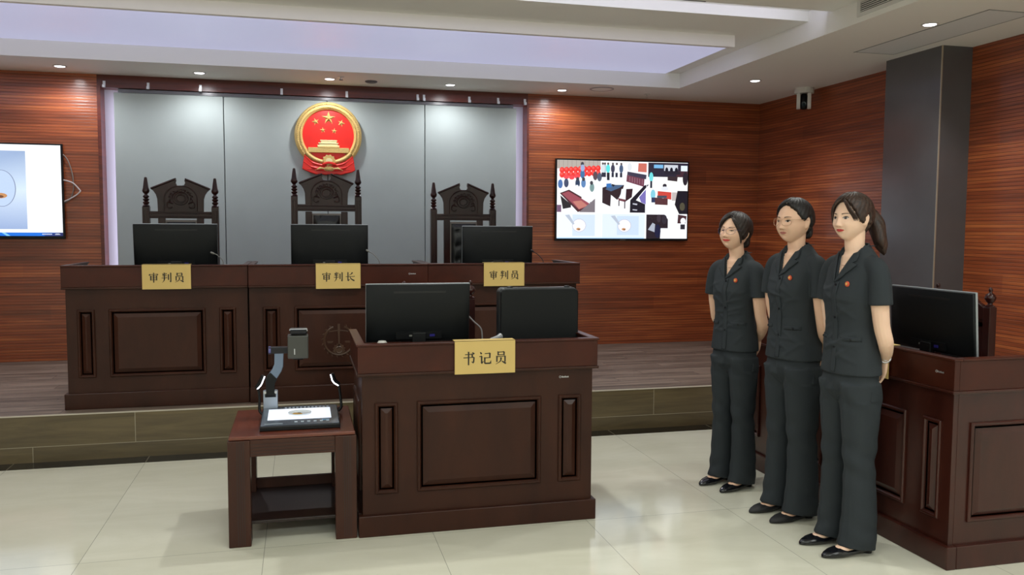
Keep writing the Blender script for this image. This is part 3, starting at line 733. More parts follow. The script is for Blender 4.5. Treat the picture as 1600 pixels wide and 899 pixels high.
MB().tube([(-.050,.13,.44),(-.050,.13,.446),(.036,.13,.446),(.036,.13,.436)], .0035, 6).build('head_trim', M['silver'], h)
MB().box(-.030,-.025,.1285,.131,.315,.345).build('indicator', M['silver'], h)
MB().lathe([(.0,.285),(.028,.285),(.03,.293)], cx=-.01, cy=.175, n=20).build('lens_barrel', M['black'], h)
for s_, pts, post in ((-1,[(-.216,.16,.137),(-.199,.16,.157),(-.193,.16,.168),(-.178,.16,.203)],[(-.19,.14,.01),(-.205,.15,.03),(-.205,.16,.09),(-.21,.16,.14)]),
                      (1,[(.192,.16,.140),(.170,.16,.156),(.162,.16,.168),(.153,.16,.200)],[(.19,.14,.01),(.205,.15,.03),(.203,.16,.07),(.195,.165,.14)])):
    a = MB().tube(sm(post,5), .007, 8).build('lamp_arm', M['black'], dc, smooth=60)
    P = [Vector(p) for p in pts]
    MB().tube([p+Vector((s_*.006,.008,.004)) for p in P], [.010,.013,.013,.011], 10).build('lamp_head', M['black'], a, smooth=60)
    MB().tube(P, [.003,.004,.004,.003], 8).build('lamp_tube', M['lampstrip'], a, smooth=60)
dish = empty('sample_dish', (-.015,4.305,.5222+.0335)); tag(dish, 'clear round dish with an amber sample on the glowing plate', 'dish')
MB().lathe([(.050,0),(.056,.001),(.057,.007),(.055,.007),(.052,.0025),(0,.002)], n=32).build('glass', M['dish'], dish, smooth=50)
MB().prismz([(-.035,-.02),(-.012,-.032),(.012,-.026),(.004,-.012),(-.022,-.006)], .0025, .006).build('sample', M['amber'], dish)
MB().prismz([(-.012,-.022),(.002,-.024),(.006,-.016),(-.008,-.014)], .006, .0075).build('sample_core', mat('amber_dark', (80,52,20), .3), dish)
pcb = tag(MB().tube(sm([(.16,4.50,.527),(.2,4.56,.527),(.205,4.625,.522),(.20,4.65,.44),(.165,4.62,.35),(.17,4.64,.2),(.19,4.66,.02),(.16,4.72,.004)],6), .003, 6).build('power_cable', M['bcable'], smooth=60), 'thin black power cable hanging behind the side table', 'cable')

# ---------------------------------------------------------------- screens
def vc_mat(name, es):
    m = bpy.data.materials.new(name); m.use_nodes = True; nt = m.node_tree; p = nt.nodes['Principled BSDF']
    a = nt.nodes.new('ShaderNodeAttribute'); a.attribute_name = 'Col'
    p.inputs['Base Color'].default_value = (.01,.01,.01,1); p.inputs['Roughness'].default_value = .25
    nt.links.new(a.outputs['Color'], p.inputs['Emission Color']); p.inputs['Emission Strength'].default_value = es
    return m
M['screen'] = vc_mat('lit_screen', .80)
def picture(items, W_, H_, parent):
    """items: (rgb, polygon in 0..1 coordinates). One flat lit picture, later items on top."""
    vs, fs, cols = [], [], []
    for k, (rgb, poly) in enumerate(items):
        n = len(vs); y = -.0005-.00002*k
        vs += [(u*W_, y, v*H_) for u, v in poly]; fs.append(tuple(range(n, n+len(poly))))
        if isinstance(rgb[0], tuple): cols += [(*lin(c),1) for c in rgb]
        else: cols += [(*lin(rgb),1)]*len(poly)
    me = bpy.data.meshes.new('screen_picture'); me.from_pydata(vs, [], fs)
    ca = me.color_attributes.new('Col', 'FLOAT_COLOR', 'CORNER')
    for p in me.polygons:
        for li in p.loop_indices: ca.data[li].color = cols[me.loops[li].vertex_index]
    me.materials.append(M['screen'])
    o = bpy.data.objects.new('screen_picture', me); COL.objects.link(o); o.parent = parent; return o
def R_(c, x0, y0, x1, y1): return (c, [(x0,y0),(x1,y0),(x1,y1),(x0,y1)])
def E_(c, x, y, rx, ry, n=14): return (c, [(x+math.cos(2*PI*k/n)*rx, y+math.sin(2*PI*k/n)*ry) for k in range(n)])
def tv(x0, z0, w, h, label, items):
    t = empty('television', (x0, YB-.055, z0)); tag(t, label, 'television')
    MB().box(0, w, .004, .035, 0, h).build('bezel', M['black'], t, bevel=.003)
    MB().box(.1, w-.1, .035, .055, .06, h-.1).build('wall_mount', M['darkmetal'], t)
    b = .014
    p = picture(items, w-2*b, h-b-.024, t); p.location = (b, .004, .024)
    lg = MB()
    for k in range(6): lg.box(w/2-.03+k*.010, w/2-.03+k*.010+.007, .0028, .004, .008, .014)
    lg.build('badge', M['greyplastic'], t)
    return t
def cv(px, py): return ((px-55)/1250, 1-(py-65)/770)
def RP(c, x0, y0, x1, y1):
    a = cv(x0,y1); b = cv(x1,y0); return R_(c, a[0], a[1], b[0], b[1])
def PP(c, *pts): return (c, [cv(*p) for p in pts])
def EP(c, x, y, rx, ry): a = cv(x,y); return E_(c, a[0], a[1], rx/1250, ry/770)
it = [R_((246,248,252),0,0,1,1)]
# large courtroom view
it += [RP((178,168,160),55,65,460,150)]
for k in range(10): it.append(RP((150,140,134), 70+k*40, 65, 74+k*40, 150))
for k in range(2):
    for j in range(9):
        x = 100+j*42; y = 165+k*45-j*3
        it += [EP((232,48,44), x, y, 24, 30), EP((250,92,86), x-4, y-8, 12, 12)]
for x, y in ((140,230),(190,235),(240,225)): it.append(EP((240,70,80), x, y, 26, 22))
for x, y, c in ((85,300,(70,110,170)),(140,290,(60,70,100)),(245,290,(40,60,90)),(300,290,(90,130,180)),(380,330,(120,150,150)),(240,350,(235,240,250)),(290,200,(60,110,160)),(410,215,(90,70,80)),(450,225,(80,90,110))): it.append(EP(c, x, y, 22, 44))
for x, y in ((288,100),(375,285),(245,250),(300,250)): it.append(EP((60,60,70), x, y, 15, 20))
it += [EP((150,170,210), 290, 140, 20, 34)]
for x, c in ((500,(180,200,210)),(530,(90,220,220)),(575,(60,60,80)),(612,(240,240,246)),(655,(70,90,120)),(480,(210,220,225))):
    it += [EP(c, x, 140, 19, 42), RP((40,42,60), x-12, 180, x+10, 225), EP((80,70,70), x, 92, 10, 12)]
it += [RP((30,32,44), 520,180,545,255)]
it += [PP((70,30,40),(80,390),(165,355),(410,500),(250,575)), PP((150,70,84),(100,395),(160,370),(380,500),(260,550)), PP((190,120,110),(200,470),(280,460),(340,510),(260,545)), PP((120,112,120),(260,575),(410,440),(410,575)), PP((30,26,34),(85,410),(185,500),(185,530),(110,545)), PP((244,246,250),(290,370),(372,420),(360,490),(282,440)), RP((110,80,110),55,505,95,575)]
it += [PP((44,28,36),(478,330),(560,300),(685,300),(670,350),(640,420),(620,450),(560,400),(555,515),(478,480)), PP((70,96,130),(505,345),(560,305),(680,300),(640,330),(560,365)), PP((50,110,180),(515,290),(560,285),(565,325),(515,330)), PP((20,20,30),(560,290),(600,300),(580,320)),
       PP((50,26,36),(700,340),(768,335),(760,420),(700,465)), PP((110,60,70),(625,430),(700,445),(700,470),(635,455)), RP((60,44,56),632,455,642,510), RP((60,44,56),688,460,698,535), PP((236,238,246),(660,340),(705,340),(700,430),(650,410))]
it += [PP((110,60,76),(710,200),(880,235),(875,315),(705,265)), PP((60,56,76),(715,165),(900,195),(895,240),(712,200)), PP((200,110,96),(820,80),(905,80),(905,170),(815,165)), EP((220,225,230),735,120,22,40)]
for k in range(6): it.append(RP((150,110,124), 735+k*24, 215+k*5, 741+k*24, 265+k*6))
it += [PP((26,22,36),(745,450),(880,300),(925,290),(860,370),(800,450),(890,490),(890,575),(742,575)), PP((120,110,180),(830,420),(895,340),(895,490),(850,470)), PP((190,190,205),(770,480),(815,485),(810,500),(770,492)), PP((190,190,205),(770,540),(815,545),(810,555),(770,550))]
# top right small view
it += [RP((44,40,56),915,70,1305,215), RP((120,180,225),970,90,1060,125), RP((200,205,215),1070,90,1205,150), RP((225,235,245),1235,95,1300,150), RP((70,44,54),1190,150,1305,215)]
for x in (1095,1142,1190): it.append(EP((26,26,40), x, 145, 15, 30))
it += [RP((40,36,48),1075,155,1230,185), RP((244,243,240),925,212,1305,352), PP((56,44,50),(1105,205),(1205,205),(1200,255),(1105,245)), EP((40,34,44),1280,225,26,70), EP((110,215,220),945,215,20,48), RP((30,36,56),936,255,955,325), EP((50,46,56),1078,300,20,20), EP((225,228,235),1080,330,36,22)]
# middle right view
it += [RP((246,246,244),910,352,1305,585), PP((200,70,60),(1010,355),(1145,365),(1145,440),(1010,415)), PP((86,50,54),(985,420),(1110,430),(1110,495),(985,490)), RP((190,180,178),1150,365,1200,450), RP((70,76,90),1005,400,1100,425), PP((26,24,34),(1205,350),(1305,350),(1305,585),(1225,585),(1180,490)), EP((80,76,60),1255,510,26,42), EP((130,200,220),965,390,24,50), RP((46,56,90),950,420,985,470)]
# bottom views
it += [RP((232,238,250),55,585,475,835), RP((206,222,246),200,600,410,810), RP((220,232,250),480,590,890,835), RP((200,218,244),620,610,830,800)]
for x in (262,692):
    it += [EP((190,190,205),x,706,66,66), EP((240,240,248),x,706,61,61), EP((196,140,90),x-6,742,20,12), EP((110,70,50),x,748,10,6)]
it += [PP((180,190,206),(130,605),(170,600),(220,690),(205,700)), PP((180,190,206),(560,610),(600,605),(650,690),(636,700))]
it += [RP((240,242,248),1040,590,1305,835), PP((40,30,38),(900,592),(1080,592),(1115,640),(1115,730),(1045,730),(1040,835),(900,835)), PP((170,176,190),(920,745),(965,675),(990,690),(985,770)), EP((28,30,60),1015,760,30,70), EP((60,50,60),1025,630,20,40), EP((50,44,54),1080,640,26,46), PP((70,44,50),(1215,590),(1300,605),(1290,680),(1210,680)), EP((236,238,244),1265,655,26,32), RP((40,40,50),1240,690,1285,740)]
it += [R_((170,210,250),0,0,.66,.012)]
for gx in (902,): it.append(RP((250,250,252), gx-3, 65, gx+1, 835))
it.append(RP((250,250,252),55,579,902,585))
tv(2.470, 1.366, 1.442, .820, 'wall television showing a mosaic of courtroom camera pictures', it)
t1 = [R_((244,247,252),0,0,1,1)]
c0, c1, c2 = (160,184,226), (190,214,245), (146,168,212)
t1 += [((c2,(152,174,214),(210,226,246),(186,206,238)), [(.10,.075),(.805,.075),(.805,.5),(.10,.5)]), (((186,206,238),(210,228,248),(150,172,208),(166,188,224)), [(.10,.5),(.805,.5),(.805,.93),(.10,.93)])]
t1 += [E_((110,120,150),.67,.52,.078,.20,40), E_((188,208,240),.67,.52,.074,.195,40)]
t1 += [E_((196,140,90),.66,.44,.04,.03), E_((110,70,50),.66,.43,.02,.015)]
t1 += [R_((10,110,220),0,0,1,.038), (((30,60,140),(20,30,90),(20,30,90),(10,110,220)), [(.9,0),(1,0),(1,.038),(.87,.038)]), ((130,200,250), [(.66,.038),(.68,.038),(.71,0),(.69,0)])]
for k in range(7): t1.append(R_((220,228,245), .885+k*.008, .014, .890+k*.008, .026))
t1.append(R_((230,236,250), .955, .014, .985, .018)); t1.append(R_((230,236,250), .958, .022, .98, .026))
tv(-3.435, 1.378, 1.442, .820, 'wall television at the left edge showing a white page with a pale blue picture', t1)
for pts, lab, m in (([(-1.995,8.10,2.11),(-1.957,8.095,2.061),(-1.925,8.095,1.951),(-1.918,8.095,1.87),(-1.92,8.095,1.80),(-1.95,8.10,1.72),(-2.0,8.10,1.69)], 'bluish thin cable looping beside the left television', M['greyplastic']),
                 ([(-2.0,8.09,1.888),(-1.96,8.088,1.879),(-1.913,8.085,1.858),(-1.868,8.085,1.805),(-1.864,8.085,1.79),(-1.895,8.085,1.758),(-1.957,8.088,1.719),(-2.0,8.09,1.70)], 'white cable bent sideways beside the left television', M['cable'])):
    tag(MB().tube(sm(pts,5), .006 if m is M['cable'] else .0045, 8).build('cable', m, smooth=60), lab, 'cable')

# ---------------------------------------------------------------- national emblem on the padded wall
em = empty('wall_emblem', (.262, YB+.018, 2.345)); tag(em, 'round red and gold national emblem on the grey padded wall', 'emblem')
k_ = 1/1198.0
def ep(x, y): return ((x-466)*k_, (408-y)*k_)
MB().loft([[(math.cos(2*PI*j/64)*r, y, math.sin(2*PI*j/64)*r) for j in range(64)] for r, y in ((.30,0),(.308,-.02),(.304,-.045),(.29,-.058),(.265,-.062),(.243,-.056),(.234,-.040),(.234,-.02))], cap=False).build('gold_wreath', M['gold'], em, smooth=60)
wr = MB()
for k in range(96):
    for r, dr, ph in ((.255,.02,.5),(.282,.018,-.4)):
        a = PI*1.5+PI*(k+.5)/96*2
        c_ = Vector((math.cos(a)*r, -.062, math.sin(a)*r)); sg = 1 if math.cos(a) > 0 else -1
        d_ = Vector((-math.sin(a)*sg+math.cos(a)*ph, 0, math.cos(a)*sg+math.sin(a)*ph)).normalized()
        wr.tube([c_-d_*.012, c_+Vector((0,-.004,0)), c_+d_*.012], [.001,.0055,.001], 5)
wr.build('wheat_ears', M['gold'], em, smooth=60)
MB().loft([[(math.cos(2*PI*j/48)*r, y, math.sin(2*PI*j/48)*r) for j in range(48)] for r, y in ((.237,-.0),(.237,-.032),(.12,-.038),(.01,-.040))]).build('red_field', M['emred'], em, smooth=60)
def star(cx, cz, R0, rot, y=-.036):
    v = [(cx, y-.022*R0/.058, cz)]
    for k in range(10):
        r = R0 if k % 2 == 0 else R0*.4
        a = PI/2+rot+PI*k/5; v.append((cx+math.cos(a)*r, y, cz+math.sin(a)*r))
    for k in range(10): v.append((v[k+1][0], y+.01, v[k+1][2]))
    f = [(0, 1+k, 1+(k+1)%10) for k in range(10)]+[(1+k, 11+k, 11+(k+1)%10, 1+(k+1)%10) for k in range(10)]
    return MB().add(v, f)
x, z = ep(470,222); star(x, z, .066, 0).build('star', M['gold'], em)
for (a, b, r) in ((328,262,.35),(607,270,-.35),(407,354,.1),(530,360,-.1)):
    x, z = ep(a,b); star(x, z, .036, r).build('star', M['gold'], em)
g = MB()
for x0,x1,y0,y1,d in ((376,562,462,475,.05),(384,554,475,492,.048),(356,576,492,502,.056),(366,566,502,518,.05),(346,586,518,533,.058)):
    a = ep(x0,y1); b = ep(x1,y0); g.box(a[0], b[0], -d, -.03, a[1], b[1])
g.build('gate_tower', M['goldhi'], em, bevel=.001)
a = ep(244,602); b = ep(690,548); g = MB().box(a[0],b[0],-.064,-.03,a[1],b[1]); a = ep(350,550); b = ep(584,533); g.box(a[0],b[0],-.066,-.03,a[1],b[1]); g.build('gate_base', M['gold'], em, bevel=.002)
cl = MB()
cl.prism([ep(*p) for p in ((205,622),(225,650),(300,700),(400,735),(466,722),(532,735),(632,700),(708,650),(728,630),(742,690),(756,796),(715,818),(650,832),(600,846),(545,838),(500,850),(466,842),(430,850),(385,838),(330,846),(280,832),(215,806),(178,788),(190,700))], -.075, -.02)
cl.build('red_ribbon', M['emred'], em, bevel=.006)
cl = MB()
for s_ in (-1,1):
    for q0, q1, q2 in (((205,640),(300,722),(440,752)),((190,700),(290,768),(440,782)),((230,790),(330,790),(440,800))):
        pts = [ep(466+s_*(466-p[0])*-1 if s_ < 0 else p[0], p[1]) for p in (q0,q1,q2)]
        cl.tube(sm([(p[0],-.074,p[1]) for p in pts],5), [.004]*5+[.011]*5+[.006], 8)
cl.build('ribbon_fold', M['emred'], em, smooth=60)
gr = []
cx_, cz_ = ep(468,688)
for k in range(40):
    a = 2*PI*k/40; r = .058 if (k % 4) in (0,1) else .05; gr.append((cx_+math.cos(a)*r*1.05, cz_+math.sin(a)*r*.9))
MB().prism(gr, -.084, -.02).build('gear', M['gold'], em, bevel=.002)
MB().loft([[(cx_+math.cos(2*PI*j/28)*r, y, cz_-.006+math.sin(2*PI*j/28)*r*.8) for j in range(28)] for r, y in ((.032,-.08),(.030,-.090),(.01,-.092))]).build('gear_hub', M['goldhi'], em, smooth=40)
# red swag crossing the lower half of the gear
MB().prism([ep(*p) for p in ((385,748),(400,722),(440,706),(468,702),(500,706),(540,722),(556,748),(520,740),(468,728),(415,740))], -.096, -.05).build('ribbon_knot', M['emred'], em, bevel=.004)
fl = MB()
cx2, cz2 = ep(468,782)
for k in range(9):
    a = PI*k/8; fl.tube([(cx2,-.084,cz2-.008),(cx2+math.cos(a)*.045,-.088,cz2+math.sin(a)*.022)], [.009,.005], 6)
    fl.tube([(cx2,-.084,cz2),(cx2+math.cos(a)*.05,-.086,cz2-.004-math.sin(a)*.02)], [.008,.003], 6)
for s_ in (-1,1):
    fl.tube([(cx2+s_*.03,-.08,cz2),(cx2+s_*.08,-.08,cz2+.004),(cx2+s_*.125,-.078,cz2-.014)], [.004,.012,.003], 8)
    q = [ep(466+s_*d, yy) for d, yy in ((245,605),(190,655),(130,688),(60,706))]
    fl.tube(sm([(p[0],-.066,p[1]) for p in q],5), .018, 8)
fl.build('gold_flower', M['gold'], em, smooth=50)
# ---------------------------------------------------------------- people
M['skin'] = mat('skin', (226,184,156), .5, sub=.12, spec=.35)
M['skin2'] = mat('skin_pale', (234,196,170), .5, sub=.12, spec=.35)
M['cloth'] = mat('charcoal_suiting', (42,47,51), .8, spec=.3, noise=.10, nscale=260, bump=.25, bscale=500)
M['cloth_dark'] = mat('charcoal_seam', (14,16,18), .85)
M['lip'] = mat('lipstick_red', (190,58,56), .4)
M['lip2'] = mat('natural_lip', (176,104,92), .45)
M['eyewhite'] = mat('eye_white', (190,176,168), .4)
M['iris'] = mat('iris_dark', (38,26,22), .15)
M['brow'] = mat('brow_hair', (74,56,46), .8)
M['lash'] = mat('lash_dark', (36,28,26), .6)
M['shoe'] = mat('patent_shoe', (16,17,22), .16, spec=.6)
M['shoe2'] = mat('suede_shoe', (18,18,20), .6)
def hairmat(name, a, b):
    m = bpy.data.materials.new(name); m.use_nodes = True; nt = m.node_tree; p = nt.nodes['Principled BSDF']; L = nt.links.new
    tc = nd(nt,'ShaderNodeTexCoord'); mp = nd(nt,'ShaderNodeMapping'); mp.inputs['Scale'].default_value = (260,60,22); L(tc.outputs['Object'], mp.inputs[0])
    n = nd(nt,'ShaderNodeTexNoise'); n.inputs['Scale'].default_value = 1; n.inputs['Detail'].default_value = 4; L(mp.outputs[0], n.inputs['Vector'])
    r = nd(nt,'ShaderNodeValToRGB'); L(n.outputs['Fac'], r.inputs[0]); r.color_ramp.elements[0].position=.3; r.color_ramp.elements[1].position=.75
    r.color_ramp.elements[0].color=(*lin(a),1); r.color_ramp.elements[1].color=(*lin(b),1); L(r.outputs[0], p.inputs['Base Color'])
    bb = nd(nt,'ShaderNodeBump'); bb.inputs['Strength'].default_value=.5; bb.inputs['Distance'].default_value=.003; L(n.outputs['Fac'], bb.inputs['Height']); L(bb.outputs[0], p.inputs['Normal'])
    p.inputs['Roughness'].default_value=.5; p.inputs['Specular IOR Level'].default_value=.4
    return m
M['hair_warm'] = hairmat('warm_brown_hair', (28,20,17), (74,52,42))
M['hair_black'] = hairmat('black_hair', (16,14,15), (38,34,34))
M['hair_brown'] = hairmat('dark_brown_hair', (20,15,13), (50,37,31))

def remesh(mb, vox, smooth=2, fac=.5, name='m'):
    me = bpy.data.meshes.new(name); me.from_pydata(mb.v, [], mb.f)
    bm = bmesh.new(); bm.from_mesh(me); bmesh.ops.recalc_face_normals(bm, faces=bm.faces); bm.to_mesh(me); bm.free()
    o = bpy.data.objects.new(name, me); COL.objects.link(o)
    r = o.modifiers.new('r','REMESH'); r.mode = 'VOXEL'; r.voxel_size = vox; r.use_smooth_shade = True
    if smooth:
        s = o.modifiers.new('s','SMOOTH'); s.factor = fac; s.iterations = smooth
    dg = bpy.context.evaluated_depsgraph_get(); dg.update()
    out = bpy.data.meshes.new_from_object(o.evaluated_get(dg)); bpy.data.objects.remove(o); bpy.data.meshes.remove(me)
    for p in out.polygons: p.use_smooth = True
    return out
def lerp_tab(tab, x):
    if x <= tab[0][0]: return tab[0][1:]
    for a, b in zip(tab, tab[1:]):
        if x <= b[0]:
            t = (x-a[0])/(b[0]-a[0]); t = t*t*(3-2*t) if len(a) == 2 else t
            return tuple(p+(q-p)*t for p, q in zip(a[1:], b[1:]))
    return tab[-1][1:]
def sstep(a, b, x):
    t = max(0, min(1, (x-a)/(b-a))); return t*t*(3-2*t)
def g2(x, z, cx, cz, sx, sz): return math.exp(-((x-cx)/sx)**2-((z-cz)/sz)**2)

def head_base(n, wide=1.0):
    nx, ny, nz = n
    fl = sstep(.15,-.5,ny)*sstep(.35,-.3,nz)
    p = 2+.55*fl
    r = (abs(nx)**p+abs(ny)**p+abs(nz)**p)**(-1/p)
    x, y, z = .0735*nx*r, .086*ny*r, .112*nz*r
    t = max(0, min(1, -z/.112))
    x *= (1-.40*t**2.0)*wide
    if ny > 0: y *= 1.16*(1-.5*t)
    else: y *= 1-.04*t
    if nz > 0: x *= 1+.04*math.sin(PI*min(1,z/.112))
    return x, y, z
def head_point(n, smile=0, wide=1.0):
    x, y, z = head_base(n, wide)
    if n[1] < .1:
        w = sstep(.1,-.35,n[1])
        d = 0
        if z < .012 and z > -.033: h = .004+.0165*((.012-z)/.045)**1.25
        elif z <= -.033: h = .0205*max(0, 1-(-.033-z)/.010)
        else: h = .004*max(0, 1-(z-.012)/.03)
        sx = .0075+.006*sstep(.005,-.03,z)
        d += h*math.exp(-(x/sx)**2)
        d += .006*(g2(x,z,.0115,-.0345,.0055,.006)+g2(x,z,-.0115,-.0345,.0055,.006))
        for s_ in (-1,1):
            d -= .0085*g2(x,z,s_*.030,.004,.017,.011)
            d += .0035*g2(x,z,s_*.031,.003,.011,.0065)
            d += .0030*g2(x,z,s_*.030,.026,.022,.008)
            d += (.005+.004*smile)*g2(x,z,s_*.038,-.030,.020,.018)
            d -= .002*g2(x,z,s_*.024,-.056,.006,.010)
        d += .0050*g2(x,z,0,-.0525,.019,.0045)+.0052*g2(x,z,0,-.0625,.016,.005)
        d -= .0025*g2(x,z,0,-.0575,.022,.0018)
        d -= .0025*g2(x,z,0,-.044,.004,.006)
        d -= .0025*g2(x,z,0,-.074,.016,.005)
        d += .0075*g2(x,z,0,-.094,.018,.016)
        y -= d*w
    return x, y, z
def sphere_dirs(nu, nv):
    out = []
    for j in range(nv+1):
        th = PI*j/nv
        out.append([(math.sin(th)*math.cos(2*PI*i/nu), math.sin(th)*math.sin(2*PI*i/nu), math.cos(th)) for i in range(nu)])
    return out
def limb(mb, pts, n=14):
    """pts: (x,y,z,radius[,flat])"""
    P = sm([p[:3] for p in pts], 5); R = []
    for i in range(len(pts)-1):
        for j in range(5):
            t = j/5; R.append(pts[i][3]*(1-t)+pts[i+1][3]*t)
    R.append(pts[-1][3]); mb.tube(P, R, n)
def hand(mb, wrist, dirv, nrm, side):
    """palm, four fingers and a thumb; nrm points out of the back of the hand, side +1/-1 puts the thumb"""
    w = Vector(wrist); d = Vector(dirv).normalized(); n = Vector(nrm); n = (n-d*n.dot(d)).normalized(); a = d.cross(n)*side
    rings = []
    for t, hw, ht in ((-.01,.022,.016),(.0,.024,.016),(.025,.034,.015),(.055,.039,.014),(.078,.038,.012),(.088,.034,.009)):
        c = w+d*t
        rings.append([tuple(c+a*math.cos(2*PI*k/16)*hw+n*math.sin(2*PI*k/16)*ht) for k in range(16)])
    mb.loft(rings)
    for off, ln, r in ((.029,.066,.0080),(.0098,.075,.0083),(-.0098,.070,.0080),(-.029,.055,.0070)):
        p = w+d*.076+a*off; dd = d.copy(); ang = 0; pts = [tuple(p-d*.012)]; rr = [r*1.05]
        for seg, bend in ((.45,.30),(.30,.45),(.25,.35)):
            ang += bend; dd = (d*math.cos(ang)-n*math.sin(ang))
            p = p+dd*ln*seg; pts.append(tuple(p)); rr.append(r*(1-.10*len(pts)+.1))
        rr[-1] = r*.7
        mb.tube(sm(pts,3), [rr[min(i//3,len(rr)-1)] for i in range(len(sm(pts,3)))], 9)
    p = w+d*.018+a*.026
    mb.tube(sm([tuple(p-a*.01), tuple(p+a*.014+d*.018-n*.004), tuple(p+a*.020+d*.040-n*.010), tuple(p+a*.018+d*.060-n*.016)],3), [.012]*3+[.0105]*3+[.009]*3+[.0065], 9)

def person(loc, heading, H, head_yaw, head_tilt, sty, label):
    s = H/1.674; bw = sty.get('bw',1.0)
    skin = sty['skin']
    # torso table: z, half width, front depth, back depth, centre y
    T = [(.835,.156,.114,.114,.004),(.90,.150,.108,.110,.004),(.98,.139,.099,.100,.0),(1.06,.129,.094,.088,-.002),(1.13,.134,.100,.086,-.004),(1.20,.143,.114,.090,-.002),
         (1.26,.148,.102,.092,.004),(1.31,.156,.086,.090,.010),(1.350,.146,.070,.080,.012),(1.384,.112,.058,.068,.015),(1.410,.080,.050,.060,.016),(1.434,.060,.046,.056,.012)]
    def tring(z, off=0, n=40, pw=2.25, zz=None):
        a, bf, bb, cy = lerp_tab(T, z)
        a = a*bw-off; bf = bf*bw-off; bb = bb*bw-off
        r = []
        for k in range(n):
            an = 2*PI*k/n; c, d = math.cos(an), math.sin(an)
            ex = 2/pw
            x = a*math.copysign(abs(c)**ex, c); y = (bb if d > 0 else bf)*math.copysign(abs(d)**ex, d)
            r.append((x, cy+y, z if zz is None else zz))
        return r
    sh = Matrix.Scale(s,4)
    E = (.177*bw,.020,1.075); Wr = (.078,.122,.905)
    # ---- skin body
    b = MB()
    hx, hz = sty.get('hs', (1,1))
    Hm = Matrix.Translation((0,-.018,1.5445+.112*(1-hz)*.85)) @ Matrix.Rotation(head_yaw,4,'Z') @ Matrix.Rotation(head_tilt,4,'X') @ Matrix.Rotation(sty.get('roll',0),4,'Y') @ Matrix.Diagonal((hx,(1+hz)/2,hz,1))
    D = sphere_dirs(110, 84); wd = sty.get('wide',1.0)
    rings = [[tuple(Hm @ Vector(head_point(n, sty.get('smile',0), wd))) for n in row] for row in D]
    b.loft([list(r) for r in rings[1:-1]])
    for s_ in (-1,1):   # ears
        e = MB()
        for row in [1]:
            rr = []
            for j in range(1,12):
                th = PI*j/12
                rr.append([(s_*.0725*wd+s_*(.0075*math.sin(th)*math.cos(ph)+.004*math.cos(ph)*0)+s_*.004*math.sin(ph)*math.sin(th), .012+.0165*math.sin(th)*math.sin(ph)*(1.0+.25*math.cos(th))+.004*math.cos(th), -.006+.031*math.cos(th)) for ph in [2*PI*i/18 for i in range(18)]])
            e.loft(rr)
        e.xf(Hm); b.add(e.v, e.f)
    nk = Hm @ Vector((0,.022,-.075))
    b.tube(sm([(0,.016,1.345),(0,.012,1.385),(0,.008,1.408),(nk.x*.5,.004,1.43),tuple(nk), tuple(Hm @ Vector((0,.02,-.02)))],4), [.072,.068,.064,.061,.058,.054,.051,.049,.047,.0455,.045,.0445,.044,.044,.0445,.045,.046,.047,.048,.048,.048], 24)
    b.loft([tring(z, .03 if z < .97 else .012) for z in (.87,.9,.98,1.06,1.13,1.17,1.20,1.23,1.26,1.285,1.31,1.33,1.35,1.37,1.382)])
    for s_ in (-1,1):
        limb(b, [(s_*.12,.006,1.30,.045),(s_*.150*bw,.006,1.285,.035),(s_*.174*bw,.004,1.20,.040),(s_*E[0],E[1],E[2],.035),(s_*.172,.045,1.0,.034),(s_*.118,.098,.94,.028),(s_*Wr[0],Wr[1],Wr[2],.0215)])
    hand(b, (Wr[0],Wr[1],Wr[2]), (-.42,.10,-.95), (.1,.95,.1), -1)
    hand(b, (-Wr[0],Wr[1]+.004,Wr[2]), (.80,.10,-.55), (.1,.95,.1), 1)
    for s_ in (-1,1):
        limb(b, [(s_*.07,.0,.86,.06),(s_*.078,.0,.62,.062),(s_*.08,.0,.45,.045),(s_*.082,.012,.25,.043),(s_*.083,.02,.10,.030),(s_*.083,.02,.06,.029)])
        b.loft([[(s_*.083+w*math.cos(2*PI*k/16), y, z0+(zt-z0)*(.5+.5*math.sin(2*PI*k/16))) for k in range(16)] for y, w, z0, zt in ((.062,.018,.03,.085),(.045,.026,.022,.10),(.01,.028,.018,.102),(-.03,.030,.015,.083),(-.07,.032,.012,.058),(-.11,.030,.010,.040),(-.14,.018,.01,.028))])
    b.xf(sh)
    me = remesh(b, .0030, 1, .5, 'person')
    me.materials.clear(); me.materials.append(skin)
    body = bpy.data.objects.new('person', me); COL.objects.link(body)
    body.location = loc; body.rotation_euler = (0,0,heading+PI/2)
    tag(body, label, 'person', 'three women in short-sleeved charcoal suits')
    bvh = BVHTree.FromPolygons([v.co.copy() for v in me.vertices], [tuple(p.vertices) for p in me.polygons])
    HS = sh @ Hm; HR = HS.to_3x3()
    def face(x, z, off=0):
        o = HS @ Vector((x,-.25,z)); d = (HR @ Vector((0,1,0))).normalized()
        h = bvh.ray_cast(o, d)
        if h[0] is None: return HS @ Vector((x,-.08,z))
        return h[0]-d*off*s
    def ribbon(name, line, m, off=.001, puff=0, rows=5, parent=body, fn=None):
        """line: (x, z, half_height)"""
        fn = fn or face
        v = []; f = []
        for (x, z, hh) in line:
            for j in range(rows):
                u = -1+2*j/(rows-1)
                v.append(tuple(fn(x, z+hh*u, off+puff*(1-u*u))))
        for i in range(len(line)-1):
            for j in range(rows-1):
                a = i*rows+j; f.append((a, a+rows, a+rows+1, a+1))
        return MB().add(v, f).build(name, m, parent, smooth=70, fix=False)
    sq = sty.get('squint', 1.0)
